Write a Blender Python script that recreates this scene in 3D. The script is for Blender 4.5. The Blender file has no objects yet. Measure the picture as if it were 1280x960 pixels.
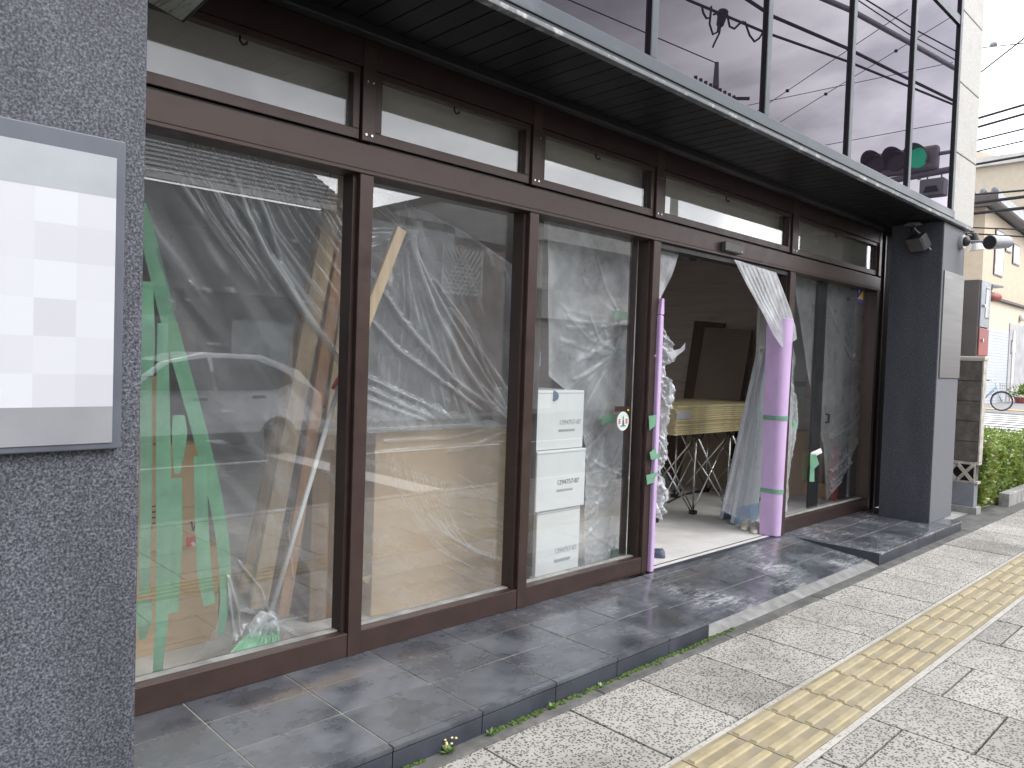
import bpy, math, random
import numpy as np
from math import radians, sin, cos, pi, sqrt
from mathutils import Vector, Matrix, noise as mnoise
random.seed(7); rng = np.random.default_rng(11)
S = bpy.context.scene
COL = S.collection

# ------------------------------------------------------------------ camera
CAM = Vector((0.0, -3.22, 1.5)); YAW, PITCH, ROLL, FL = 0.801444, -0.0311216, 0.0338756, 952.01
_f = Vector((cos(YAW)*cos(PITCH), sin(YAW)*cos(PITCH), sin(PITCH)))
_r = Vector((sin(YAW), -cos(YAW), 0)); _u = _r.cross(_f)
_r2 = cos(ROLL)*_r + sin(ROLL)*_u; _u2 = -sin(ROLL)*_r + cos(ROLL)*_u
cam = bpy.data.objects.new('camera', bpy.data.cameras.new('camera')); COL.objects.link(cam)
cam.matrix_world = Matrix(((_r2.x,_u2.x,-_f.x,CAM.x),(_r2.y,_u2.y,-_f.y,CAM.y),(_r2.z,_u2.z,-_f.z,CAM.z),(0,0,0,1)))
cam.data.sensor_width = 36; cam.data.lens = 36*FL/1280; cam.data.clip_start = .05; cam.data.clip_end = 600
S.camera = cam
def _ray(x, y):
    x = float(x); y = float(y); return _f + (x-640)/FL*_r2 - (y-480)/FL*_u2
def PY(x, y, Y=0.0):            # survey helper: photo measurement -> point on the plane at depth Y
    d = _ray(x, y); t = (Y-CAM.y)/d.y; return CAM + d*t
def PZ(x, y, z=0.0):
    d = _ray(x, y); t = (z-CAM.z)/d.z; return CAM + d*t
def PX(x, y, X):
    d = _ray(x, y); t = X/d.x; return CAM + d*t

# ------------------------------------------------------------------ materials
def newmat(name):
    m = bpy.data.materials.new(name); m.use_nodes = True
    nt = m.node_tree; nt.nodes.clear(); return m, nt
def N(nt, t, **kw):
    n = nt.nodes.new('ShaderNode'+t)
    for k, v in kw.items():
        if k.startswith('i_'):
            key = k[2:]; n.inputs[int(key) if key.isdigit() else key.replace('_', ' ')].default_value = v
        else: setattr(n, k, v)
    return n
def L(nt, a, b, ao=0, bi=0):
    nt.links.new(a.outputs[ao], b.inputs[bi])
def c4(c): return (c[0], c[1], c[2], 1)
def ramp(nt, pts):
    r = N(nt, 'ValToRGB'); e = r.color_ramp.elements
    while len(e) < len(pts): e.new(.5)
    for i, (p, c) in enumerate(pts): e[i].position = p; e[i].color = c4(c) if not isinstance(c, (int, float)) else (c, c, c, 1)
    return r
def pm(name, col, rough=.5, metal=0, var=.12, vs=6, bump=0, bs=60, stretch=(1,1,1), spec=.5, col2=None, cs=2.0, cthr=(.55,.7), rvar=.08, bdist=.004, emit=None):
    m, nt = newmat(name); o = N(nt,'OutputMaterial'); p = N(nt,'BsdfPrincipled'); L(nt,p,o)
    tc = N(nt,'TexCoord'); mp = N(nt,'Mapping'); mp.inputs['Scale'].default_value = stretch; L(nt,tc,mp,3,0)
    nz = N(nt,'TexNoise', i_Scale=vs, i_Detail=6.0, i_Roughness=.6); L(nt,mp,nz)
    a = [max(0,c*(1-var*2)) for c in col]; b = [c*(1+var*2) for c in col]
    r = ramp(nt, [(.3,a),(.7,b)]); L(nt,nz,r)
    last = r
    if col2 is not None:
        n2 = N(nt,'TexNoise', i_Scale=cs, i_Detail=7.0, i_Roughness=.65); L(nt,mp,n2)
        r2 = ramp(nt, [(cthr[0],0.0),(cthr[1],1.0)]); L(nt,n2,r2)
        mx = N(nt,'MixRGB'); mx.inputs[2].default_value = c4(col2); L(nt,r2,mx,0,0); L(nt,r,mx,0,1); last = mx
    L(nt,last,p,0,0)
    p.inputs['Metallic'].default_value = metal; p.inputs['Specular IOR Level'].default_value = spec
    rr = ramp(nt, [(.3,max(.02,rough-rvar)),(.7,min(1,rough+rvar))]); L(nt,nz,rr); L(nt,rr,p,0,p.inputs.find('Roughness'))
    if bump:
        nb = N(nt,'TexNoise', i_Scale=bs, i_Detail=5.0); L(nt,mp,nb)
        bp = N(nt,'Bump', i_Strength=bump, i_Distance=bdist); L(nt,nb,bp,0,2); L(nt,bp,p,0,p.inputs.find('Normal'))
    if emit:
        p.inputs['Emission Color'].default_value = c4(emit[0]); p.inputs['Emission Strength'].default_value = emit[1]
    return m
M = {}
M['bronze'] = pm('bronze_frame', (.060,.038,.033), .36, .3, .06, 9, .04, 300, col2=(.42,.39,.36), cs=55, cthr=(.755,.775))
M['bronze_dark'] = pm('bronze_dark', (.045,.028,.025), .42, .3, .05, 9)
M['black'] = pm('black_metal', (.012,.012,.014), .4, .2, .1, 5)
M['matte_black'] = pm('matte_black_cladding', (.011,.011,.012), .8, 0, .1, 5, spec=.12)
M['soffit'] = pm('soffit_black', (.0045,.0045,.006), .4, 0, .1, 3, spec=.3)
M['alu'] = pm('aluminium', (.30,.32,.35), .42, .5, .12, 5, .05, 80, (.3,1,1), col2=(.55,.55,.53), cs=6, cthr=(.6,.68))
M['alu_blue'] = pm('aluminium_blue', (.042,.052,.063), .42, .35, .15, 3, .05, 60, (.4,1,1), col2=(.085,.098,.11), cs=4, cthr=(.55,.75))
M['steel'] = pm('brushed_steel', (.19,.186,.18), .42, .6, .05, 3, .03, 200, (.4,1,8))
M['chrome'] = pm('polished_steel', (.62,.62,.62), .18, 1, .02, 4)
M['concrete'] = pm('grey_concrete', (.30,.30,.29), .85, 0, .15, 9, .35, 130, col2=(.42,.42,.41), cs=3)
M['kerb'] = pm('concrete_strip', (.105,.105,.10), .85, 0, .2, 8, .4, 160, col2=(.17,.165,.155), cs=4)
M['apron'] = pm('mortar_apron', (.21,.21,.205), .8, 0, .15, 10, .3, 90, col2=(.29,.29,.29), cs=6)
M['shop_floor'] = pm('bare_concrete_floor', (.66,.65,.63), .6, 0, .07, 3, .15, 90, col2=(.74,.74,.72), cs=1.7)
M['ply'] = pm('dark_plywood', (.50,.42,.375), .7, 0, .07, 4, .1, 70, (1,.6,5), col2=(.40,.335,.30), cs=2.6, cthr=(.56,.64))
M['wall_grey'] = pm('bare_grey_wall', (.50,.51,.53), .8, 0, .1, 2)
M['pelmet'] = pm('beige_blind_box', (.58,.545,.46), .8, 0, .05, 3)
M['ceil'] = pm('ceiling', (.42,.42,.41), .8, 0, .05, 3)
M['wood'] = pm('pine_wood', (.55,.37,.20), .6, 0, .12, 5, .1, 60, (6,6,.35))
M['wood2'] = pm('orange_wood', (.50,.27,.14), .6, 0, .14, 5, .1, 60, (6,6,.35))
M['wood_pale'] = pm('pale_wood', (.62,.46,.28), .6, 0, .12, 5, .1, 60, (6,6,.35))
M['board_y'] = pm('yellow_board', (.64,.54,.31), .7, 0, .10, 14, .1, 90, (1,1,4))
M['board_br'] = pm('brown_board', (.25,.165,.10), .7, 0, .1, 3, .08, 60, (5,5,.6))
M['board_dk'] = pm('dark_board', (.11,.075,.05), .7, 0, .1, 3)
M['mdf'] = pm('grey_brown_board', (.26,.205,.16), .7, 0, .06, 2)
M['card'] = pm('cardboard', (.62,.44,.26), .75, 0, .03, 1.6, .05, 30)
M['card_side'] = pm('cardboard_side', (.50,.345,.20), .75, 0, .06, 2)
M['card_w'] = pm('white_carton', (.80,.82,.82), .6, 0, .03, 3)
M['print'] = pm('dark_print', (.06,.06,.07), .7, 0, .05)
M['print_grey'] = pm('grey_print', (.40,.42,.43), .7, 0, .05)
M['red'] = pm('red_paint', (.66,.05,.06), .5, 0, .08)
M['red_dull'] = pm('dull_red_paint', (.33,.10,.09), .5, 0, .1, 5)
M['pink_red'] = pm('faded_red_plastic', (.70,.14,.20), .5, 0, .1)
M['white'] = pm('white_plastic', (.78,.78,.77), .45, 0, .03)
M['shoe'] = pm('cream_rubber', (.66,.62,.54), .55, 0, .06, 20)
M['slate'] = pm('slate_blue_rubber', (.10,.12,.17), .6, 0, .06, 20)
M['foam'] = pm('lilac_foam', (.59,.42,.68), .65, 0, .05, 5, .35, 7, (1,1,.5), col2=(.50,.37,.57), cs=5, cthr=(.56,.75), bdist=.03)
M['blue_pl'] = pm('blue_plastic', (.15,.24,.36), .5, 0, .08)
M['lamp_grey'] = pm('grey_lamp_paint', (.33,.34,.36), .4, .2, .05)
M['lamp_dark'] = pm('dark_lamp_paint', (.03,.03,.034), .45, .1, .05)
M['rubber'] = pm('black_rubber', (.02,.02,.02), .6, 0, .05)
M['block'] = pm('concrete_block', (.135,.125,.112), .9, 0, .18, 10, .4, 120, col2=(.19,.18,.16), cs=5)
M['block_pale'] = pm('pale_block', (.50,.47,.42), .85, 0, .15, 12, .3, 100, col2=(.25,.23,.2), cs=9)  # much paler than the other blocks, with darker mottling
M['base_blue'] = pm('painted_base', (.235,.25,.285), .7, 0, .08, 4, .1, 90)
M['cream'] = pm('cream_stucco', (.55,.465,.35), .85, 0, .04, 3, .1, 120)
M['cream2'] = pm('pale_cream_stucco', (.62,.55,.44), .85, 0, .03, 3)
M['siding'] = pm('grey_blue_siding', (.52,.55,.60), .6, 0, .03, 3)
M['roof_tile'] = pm('grey_roof_tile', (.19,.20,.22), .45, 0, .2, 8)
M['opp_roof'] = pm('old_roof_tile', (.085,.09,.10), .6, 0, .2, 8)
M['roof_dark'] = pm('roof_underside', (.10,.085,.08), .7, 0, .1)
M['win'] = pm('window_glass', (.30,.34,.37), .08, 0, .1, 1.5)
M['asphalt'] = pm('asphalt', (.055,.055,.058), .85, 0, .2, 30, .4, 250, col2=(.075,.074,.072), cs=.8)
M['asphalt_l'] = pm('worn_asphalt', (.26,.26,.265), .85, 0, .15, 20, .3, 250)
M['paint'] = pm('road_paint', (.72,.72,.70), .7, 0, .05, 20, .1, 200, col2=(.45,.45,.44), cs=12, cthr=(.6,.7))
M['yellow'] = pm('yellow_paint', (.70,.48,.12), .7, 0, .08)
M['wire'] = pm('black_cable', (.015,.015,.017), .6, 0, .05)
M['pole'] = pm('utility_pole_concrete', (.28,.27,.26), .85, 0, .1, 4)
M['rust'] = pm('rusty_ironwork', (.12,.06,.055), .7, .2, .15)
M['sig'] = pm('signal_grey', (.36,.33,.36), .5, .1, .06)
M['sig_hood'] = pm('signal_hood', (.20,.13,.14), .55, 0, .06)
M['green_on'] = pm('lit_green_lens', (.0,.25,.12), .3, 0, .05, emit=((.02,.75,.42), .75))
M['lens_off'] = pm('dark_lens', (.06,.02,.02), .2, 0, .05)
M['car'] = pm('silver_car_paint', (.80,.81,.83), .25, .15, .02)
M['car_glass'] = pm('car_glass', (.015,.016,.018), .05, 0, .05)
M['bike'] = pm('pale_blue_frame', (.20,.34,.48), .35, .2, .04)
M['soil'] = pm('soil', (.07,.055,.04), .95, 0, .2, 20, .5, 60)
M['opp_wall'] = pm('grey_render', (.42,.42,.43), .85, 0, .12, 1.5)
M['opp_wall2'] = pm('brown_render', (.31,.25,.22), .85, 0, .12, 1.5)
M['opp_pale'] = pm('pale_render', (.62,.61,.59), .85, 0, .08, 1.5)
M['opp_dark'] = pm('dark_render', (.07,.07,.075), .8, 0, .1, 1.5)
M['stain'] = pm('plaster_stain', (.50,.51,.53), .8, 0, .1, 30)
M['sq_blue'] = pm('sticker_blue', (.03,.04,.42), .4, 0, .03)
M['sq_yellow'] = pm('sticker_yellow', (.95,.74,.05), .4, 0, .03)
M['sq_navy'] = pm('sticker_violet', (.14,.12,.48), .4, 0, .03)
M['pale_green'] = pm('pale_green_disc', (.62,.72,.70), .5, 0, .03)
M['moss'] = pm('moss', (.055,.095,.016), .95, 0, .35, 60, .6, 200)
M['daisy'] = pm('pale_petals', (.70,.62,.28), .8, 0, .1)

def translucent(name, col, fac_open, gl=.15, rough=.3):    # thin coloured tape / leaf
    m, nt = newmat(name); o = N(nt,'OutputMaterial')
    tc = N(nt,'TexCoord'); nz = N(nt,'TexNoise', i_Scale=9.0, i_Detail=5.0); L(nt,tc,nz,3,0)
    r = ramp(nt, [(.3,[c*.82 for c in col]),(.7,[min(1,c*1.15) for c in col])]); L(nt,nz,r)
    d = N(nt,'BsdfDiffuse'); t = N(nt,'BsdfTranslucent'); L(nt,r,d); L(nt,r,t)
    m1 = N(nt,'MixShader', i_0=.35); L(nt,d,m1,0,1); L(nt,t,m1,0,2)
    g = N(nt,'BsdfGlossy', i_Roughness=rough); g.inputs['Color'].default_value = (1,1,1,1)
    m2 = N(nt,'MixShader', i_0=gl*.35); L(nt,m1,m2,0,1); L(nt,g,m2,0,2)
    tr = N(nt,'BsdfTransparent'); tr.inputs['Color'].default_value = c4([.5+.5*c for c in col])
    m3 = N(nt,'MixShader', i_0=fac_open); L(nt,m2,m3,0,1); L(nt,tr,m3,0,2); L(nt,m3,o)
    return m
M['tape'] = translucent('green_masking_tape', (.28,.56,.38), .14)
M['bristle'] = pm('mint_bristle',(.30,.66,.42),.6,0,.1,20)
M['tape_thin'] = translucent('pale_green_tape', (.33,.58,.42), .28)
def film_mat(name, base, fold, facing, white=.82, gl=.12, soft=0.0):
    m, nt = newmat(name); o = N(nt,'OutputMaterial')
    at = N(nt,'Attribute'); at.attribute_name = 'fold'
    lw = N(nt,'LayerWeight', i_Blend=.5)
    tc = N(nt,'TexCoord'); nz = N(nt,'TexNoise', i_Scale=3.5, i_Detail=6.0, i_Roughness=.65); L(nt,tc,nz,3,0)
    nr = N(nt,'MapRange', i_1=.3, i_2=.72, i_3=base*.45, i_4=base*1.7); L(nt,nz,nr)
    pw = N(nt,'Math', operation='POWER', i_1=2.2); L(nt,lw,pw,1,0)
    mf = N(nt,'Math', operation='MULTIPLY', i_1=facing); L(nt,pw,mf)
    ma = N(nt,'Math', operation='MULTIPLY_ADD', i_1=fold); L(nt,at,ma,2,0); L(nt,nr,ma,0,2)
    ad = N(nt,'Math', operation='ADD', use_clamp=True); L(nt,ma,ad); L(nt,mf,ad,0,1)
    mn = N(nt,'Math', operation='MINIMUM', i_1=.93); L(nt,ad,mn)
    d = N(nt,'BsdfDiffuse'); d.inputs['Color'].default_value = (white*.96,white*.995,white*1.04,1)
    t = N(nt,'BsdfTranslucent'); t.inputs['Color'].default_value = (white*.96,white*.995,white*1.04,1)
    m1 = N(nt,'MixShader', i_0=.4); L(nt,d,m1,0,1); L(nt,t,m1,0,2)
    tr = N(nt,'BsdfTransparent'); tr.inputs['Color'].default_value = (.97,.975,.98,1)
    if soft:
        rf = N(nt,'BsdfRefraction', i_IOR=1.0, i_Roughness=.13); rf.inputs['Color'].default_value = (.97,.975,.98,1)
        ts = N(nt,'MixShader', i_0=soft); L(nt,tr,ts,0,1); L(nt,rf,ts,0,2); tr = ts
    m2 = N(nt,'MixShader'); L(nt,mn,m2); L(nt,tr,m2,0,1); L(nt,m1,m2,0,2)
    g = N(nt,'BsdfGlossy', i_Roughness=.16); g.inputs['Color'].default_value = (1,1,1,1)
    fr = N(nt,'Math', operation='MULTIPLY_ADD', i_1=.5, i_2=gl*.5); 
    p5 = N(nt,'Math', operation='POWER', i_1=5.0); L(nt,lw,p5,1,0); L(nt,p5,fr)
    bn = N(nt,'TexNoise', i_Scale=38.0, i_Detail=3.0, i_Distortion=.6); L(nt,tc,bn,3,0)
    bp = N(nt,'Bump', i_Strength=.55, i_Distance=.006); L(nt,bn,bp,0,2); L(nt,bp,g,0,g.inputs.find('Normal'))
    m3 = N(nt,'MixShader'); L(nt,fr,m3); L(nt,m2,m3,0,1); L(nt,g,m3,0,2); L(nt,m3,o)
    return m
M['film'] = film_mat('clear_plastic_film', .17, .62, .45)
M['film_soft'] = film_mat('soft_plastic_film', .125, .62, .45, soft=.45)
M['film_haze'] = film_mat('hazy_plastic_film', .44, .45, .4, .86)
M['film_milky'] = film_mat('milky_plastic_film', .36, .5, .35)
M['film_dense'] = film_mat('bunched_plastic_film', .52, .45, .35, .85)
def glass_mat(name, f0, tint=(.93,.95,.95), haze=.0):
    m, nt = newmat(name); o = N(nt,'OutputMaterial')
    lw = N(nt,'LayerWeight', i_Blend=.5); p5 = N(nt,'Math', operation='POWER', i_1=5.0); L(nt,lw,p5,1,0)
    fr = N(nt,'Math', operation='MULTIPLY_ADD', i_1=1-f0, i_2=f0); L(nt,p5,fr)
    tr = N(nt,'BsdfTransparent'); tr.inputs['Color'].default_value = c4(tint)
    base = tr
    if haze:
        d = N(nt,'BsdfDiffuse'); d.inputs['Color'].default_value = (.6,.6,.6,1)
        tc = N(nt,'TexCoord'); nz = N(nt,'TexNoise', i_Scale=2.5, i_Detail=7.0); L(nt,tc,nz,3,0)
        nr = N(nt,'MapRange', i_1=.4, i_2=.8, i_3=haze*.3, i_4=haze*2); L(nt,nz,nr)
        mh = N(nt,'MixShader'); L(nt,nr,mh); L(nt,tr,mh,0,1); L(nt,d,mh,0,2); base = mh
    g = N(nt,'BsdfGlossy', i_Roughness=.004); g.inputs['Color'].default_value = (1,1,1,1)
    mx = N(nt,'MixShader'); L(nt,fr,mx); L(nt,base,mx,0,1); L(nt,g,mx,0,2); L(nt,mx,o)
    return m
M['glass'] = glass_mat('shop_glass', .085, tint=(.97,.98,.98), haze=.012)
def mirror_glass(name, f0, col, under):
    m, nt = newmat(name); o = N(nt,'OutputMaterial')
    lw = N(nt,'LayerWeight', i_Blend=.5); p5 = N(nt,'Math', operation='POWER', i_1=5.0); L(nt,lw,p5,1,0)
    fr = N(nt,'Math', operation='MULTIPLY_ADD', i_1=1-f0, i_2=f0); L(nt,p5,fr)
    d = N(nt,'BsdfDiffuse'); d.inputs['Color'].default_value = c4(under)
    g = N(nt,'BsdfGlossy', i_Roughness=.003); g.inputs['Color'].default_value = c4(col)
    tc = N(nt,'TexCoord'); nz = N(nt,'TexNoise', i_Scale=1.3, i_Detail=1.0); L(nt,tc,nz,3,0)
    bp = N(nt,'Bump', i_Strength=.03, i_Distance=.03); L(nt,nz,bp,0,2); L(nt,bp,g,0,g.inputs.find('Normal'))
    mx = N(nt,'MixShader'); L(nt,fr,mx); L(nt,d,mx,0,1); L(nt,g,mx,0,2); L(nt,mx,o); return m
M['upglass'] = mirror_glass('tinted_office_glass', .041, (.97,.92,1.0), (.012,.010,.016))

def stucco(name='charcoal_stucco', k=1.0):
    m, nt = newmat(name); o = N(nt,'OutputMaterial'); p = N(nt,'BsdfPrincipled', i_Roughness=.62); L(nt,p,o)
    p.inputs['Specular IOR Level'].default_value = .45
    tc = N(nt,'TexCoord')
    n1 = N(nt,'TexNoise', i_Scale=135.0, i_Detail=4.0, i_Roughness=.6, i_Distortion=.3); L(nt,tc,n1,3,0)
    mpz = N(nt,'Mapping'); mpz.inputs['Scale'].default_value = (1,1,.22); L(nt,tc,mpz,3,0)
    n2 = N(nt,'TexNoise', i_Scale=4.5, i_Detail=6.0, i_Roughness=.6); L(nt,mpz,n2)
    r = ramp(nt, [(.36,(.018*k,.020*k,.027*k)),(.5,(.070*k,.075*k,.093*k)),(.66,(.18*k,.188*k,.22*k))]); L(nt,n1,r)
    r2 = ramp(nt, [(.3,.74),(.7,1.16)]); L(nt,n2,r2)
    mx = N(nt,'MixRGB', blend_type='MULTIPLY', i_0=1.0); L(nt,r,mx,0,1); L(nt,r2,mx,0,2); L(nt,mx,p,0,0)
    bp = N(nt,'Bump', i_Strength=1.0, i_Distance=.0095); L(nt,n1,bp,0,2); L(nt,bp,p,0,p.inputs.find('Normal'))
    return m
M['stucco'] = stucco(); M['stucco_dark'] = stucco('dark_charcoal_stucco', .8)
def stucco_fine():
    m, nt = newmat('grey_fine_stucco'); o = N(nt,'OutputMaterial'); p = N(nt,'BsdfPrincipled', i_Roughness=.7); L(nt,p,o)
    tc = N(nt,'TexCoord'); n1 = N(nt,'TexNoise', i_Scale=130.0, i_Detail=3.0); L(nt,tc,n1,3,0)
    r = ramp(nt, [(.3,(.125,.13,.145)),(.7,(.18,.186,.205))]); L(nt,n1,r); L(nt,r,p,0,0)
    bp = N(nt,'Bump', i_Strength=.7, i_Distance=.005); L(nt,n1,bp,0,2); L(nt,bp,p,0,p.inputs.find('Normal')); return m
M['stucco_fine'] = stucco_fine()
def paver(name, pale, dark, amount=.5):
    m, nt = newmat(name); o = N(nt,'OutputMaterial'); p = N(nt,'BsdfPrincipled', i_Roughness=.85); L(nt,p,o)
    tc = N(nt,'TexCoord')
    w = N(nt,'TexNoise', i_Scale=40.0, i_Detail=2.0); L(nt,tc,w,3,0)
    v = N(nt,'TexVoronoi', i_Scale=88.0, i_Randomness=1.0); v.feature = 'F1'; L(nt,tc,v,3,0)
    v2 = N(nt,'TexVoronoi', i_Scale=61.0, i_Randomness=1.0); L(nt,tc,v2,3,0)
    sp = N(nt,'SeparateColor'); L(nt,v,sp,1,0)
    g1 = N(nt,'Math', operation='LESS_THAN', i_1=amount); L(nt,sp,g1)           # which pebbles are dark
    d1 = N(nt,'Math', operation='LESS_THAN', i_1=.0066*88*.8); L(nt,v,d1)
    a1 = N(nt,'Math', operation='MULTIPLY'); L(nt,g1,a1); L(nt,d1,a1,0,1)
    big = N(nt,'TexNoise', i_Scale=1.6, i_Detail=6.0, i_Roughness=.65); L(nt,tc,big,3,0)
    br = ramp(nt, [(.32,[c*.80 for c in pale]),(.68,[min(1,c*1.08) for c in pale])]); L(nt,big,br)
    dk = ramp(nt, [(0,dark),(.6,[c*1.9 for c in dark]),(1,[c*2.8 for c in dark])]); L(nt,sp,dk,1,0)
    mx = N(nt,'MixRGB'); L(nt,a1,mx); L(nt,br,mx,0,1); L(nt,dk,mx,0,2)
    st = N(nt,'TexNoise', i_Scale=.9, i_Detail=8.0, i_Roughness=.7); L(nt,tc,st,3,0)
    sr = ramp(nt, [(.36,.72),(.50,1.0),(.7,1.04)]); L(nt,st,sr)
    ms = N(nt,'MixRGB', blend_type='MULTIPLY', i_0=1.0); L(nt,mx,ms,0,1); L(nt,sr,ms,0,2); 
    gi = N(nt,'NewGeometry'); ir = ramp(nt, [(0,.84),(1,1.08)]); L(nt,gi,ir,8,0)
    mi = N(nt,'MixRGB', blend_type='MULTIPLY', i_0=1.0); L(nt,ms,mi,0,1); L(nt,ir,mi,0,2)
    gv = N(nt,'TexVoronoi', i_Scale=2.3); L(nt,tc,gv,3,0); gr = ramp(nt, [(.035,.55),(.06,1.0)]); L(nt,gv,gr)
    mg = N(nt,'MixRGB', blend_type='MULTIPLY', i_0=1.0); L(nt,mi,mg,0,1); L(nt,gr,mg,0,2); L(nt,mg,p,0,0)
    bp = N(nt,'Bump', i_Strength=.5, i_Distance=.003, invert=True); L(nt,v,bp,0,2); L(nt,bp,p,0,p.inputs.find('Normal'))
    return m
M['paver'] = paver('washed_aggregate_paver', (.42,.405,.37), (.06,.057,.055), .66)
M['paver_pink'] = paver('orange_aggregate_paver', (.66,.47,.36), (.22,.14,.10), .5)
M['paver_border'] = paver('grey_bedding', (.50,.48,.44), (.2,.19,.17), .4)
M['dark_bed'] = pm('dark_joint_sand', (.045,.045,.04), .95, 0, .2, 30)
M['tactile'] = pm('tactile_yellow', (.295,.25,.16), .8, 0, .12, 7, .4, 190, col2=(.25,.225,.17), cs=4, cthr=(.5,.7))
M['tactile_bar'] = pm('tactile_yellow_bar', (.37,.315,.19), .75, 0, .1, 9, .3, 190, col2=(.36,.325,.24), cs=7, cthr=(.5,.7))
def tile_mat():
    m, nt = newmat('slate_tile'); o = N(nt,'OutputMaterial'); p = N(nt,'BsdfPrincipled'); L(nt,p,o)
    tc = N(nt,'TexCoord'); mp = N(nt,'Mapping'); mp.inputs['Scale'].default_value = (1,1.15,1); L(nt,tc,mp,3,0)
    n = N(nt,'TexNoise', i_Scale=3.2, i_Detail=9.0, i_Roughness=.66, i_Distortion=.15); L(nt,mp,n)
    r = ramp(nt, [(.30,(.034,.038,.046)),(.5,(.078,.085,.099)),(.68,(.15,.158,.176))]); L(nt,n,r)
    # plaster dust and smears in front of the doorway (world x 3.6 .. 8, object coords = world)
    sx = N(nt,'SeparateXYZ'); L(nt,tc,sx,3,0)
    wx = N(nt,'MapRange', i_1=3.3, i_2=4.3, i_3=0.0, i_4=1.0); wx.clamp = True; L(nt,sx,wx)
    m2 = N(nt,'Mapping'); m2.inputs['Scale'].default_value = (.9,3.2,1); m2.inputs['Rotation'].default_value = (0,0,.12); L(nt,tc,m2,3,0)
    n2 = N(nt,'TexNoise', i_Scale=9.0, i_Detail=10.0, i_Roughness=.78, i_Distortion=.2); L(nt,m2,n2)
    n2b = N(nt,'TexNoise', i_Scale=1.9, i_Detail=3.0, i_Roughness=.5); L(nt,tc,n2b,3,0)
    r2a = ramp(nt, [(.40,0.0),(.62,1.0)]); L(nt,n2,r2a); r2b = ramp(nt, [(.46,.05),(.58,.35),(.70,1.0)]); L(nt,n2b,r2b)
    r2 = N(nt,'MixRGB', blend_type='MULTIPLY', i_0=1.0); L(nt,r2a,r2,0,1); L(nt,r2b,r2,0,2)
    mu = N(nt,'Math', operation='MULTIPLY'); L(nt,r2,mu); L(nt,wx,mu,0,1)
    mx = N(nt,'MixRGB'); mx.inputs[2].default_value = (.50,.51,.545,1); L(nt,mu,mx); L(nt,r,mx,0,1)
    # brown rust run along the first tile course
    n3 = N(nt,'TexNoise', i_Scale=1.8, i_Detail=5.0); L(nt,tc,n3,3,0)
    yb = N(nt,'MapRange', i_1=-.30, i_2=-.19, i_3=0.0, i_4=1.0); L(nt,sx,yb,1,0)
    yb2 = N(nt,'MapRange', i_1=-.19, i_2=-.10, i_3=1.0, i_4=0.0); L(nt,sx,yb2,1,0)
    r3 = ramp(nt, [(.50,0.0),(.66,.75)]); L(nt,n3,r3)
    q = N(nt,'Math', operation='MULTIPLY'); L(nt,yb,q); L(nt,yb2,q,0,1)
    q2 = N(nt,'Math', operation='MULTIPLY'); L(nt,q,q2); L(nt,r3,q2,0,1)
    mx2 = N(nt,'MixRGB'); mx2.inputs[2].default_value = (.165,.135,.11,1); L(nt,q2,mx2); L(nt,mx,mx2,0,1)
    gi = N(nt,'NewGeometry'); ir = ramp(nt, [(0,.78),(1,1.15)]); L(nt,gi,ir,8,0)
    mi = N(nt,'MixRGB', blend_type='MULTIPLY', i_0=1.0); L(nt,mx2,mi,0,1); L(nt,ir,mi,0,2); L(nt,mi,p,0,0)
    rr = ramp(nt, [(.3,.18),(.7,.40)]); L(nt,n,rr)
    wet = N(nt,'MapRange', i_1=2.8, i_2=4.2, i_3=0.0, i_4=-.16); L(nt,sx,wet)
    ad = N(nt,'Math', operation='ADD', use_clamp=True); L(nt,rr,ad); L(nt,wet,ad,0,1)
    ad2 = N(nt,'Math', operation='MULTIPLY_ADD', i_1=.45, use_clamp=True); L(nt,mu,ad2); L(nt,ad,ad2,0,2)
    L(nt,ad2,p,0,p.inputs.find('Roughness'))
    nb = N(nt,'TexNoise', i_Scale=45.0, i_Detail=4.0); L(nt,tc,nb,3,0)
    bp = N(nt,'Bump', i_Strength=.12, i_Distance=.003); L(nt,nb,bp,0,2); L(nt,bp,p,0,p.inputs.find('Normal'))
    return m
M['tile'] = tile_mat()
M['grout'] = pm('tile_grout', (.40,.37,.32), .9, 0, .15, 20)
M['tile_riser'] = pm('tile_riser', (.045,.05,.065), .4, 0, .2, 4)
M['ext_tile'] = pm('beige_speckled_panel', (.50,.49,.46), .8, 0, .10, 70, .25, 160, col2=(.44,.43,.40), cs=4)
def leafmat(name, col):
    m = translucent(name, col, 0.0, .25, .35); return m
M['leaf1'] = leafmat('hedge_leaf', (.16,.25,.035)); M['leaf2'] = leafmat('pale_hedge_leaf', (.33,.42,.09)); M['leaf3'] = leafmat('dry_leaf', (.25,.17,.08))
M['weed'] = leafmat('weed_leaf', (.16,.28,.05))
M['stem'] = pm('twig', (.08,.055,.035), .9, 0, .15)
def sign_mat():
    m, nt = newmat('pale_notice_panel'); o = N(nt,'OutputMaterial'); p = N(nt,'BsdfPrincipled', i_Roughness=.4); L(nt,p,o)
    tc = N(nt,'TexCoord'); sx = N(nt,'SeparateXYZ'); L(nt,tc,sx,3,0)
    cx = N(nt,'CombineXYZ')
    for ax, out in ((0,0),(2,1)):
        a = N(nt,'Math', operation='MULTIPLY', i_1=1/.108); L(nt,sx,a,ax,0)
        fl = N(nt,'Math', operation='FLOOR'); L(nt,a,fl); L(nt,fl,cx,0,out)
    w = N(nt,'TexWhiteNoise'); w.noise_dimensions = '3D'; L(nt,cx,w)
    r = ramp(nt, [(0,(.46,.46,.51)),(.5,(.53,.54,.58)),(1,(.585,.60,.635))]); L(nt,w,r)
    L(nt,r,p,0,0); return m
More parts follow.
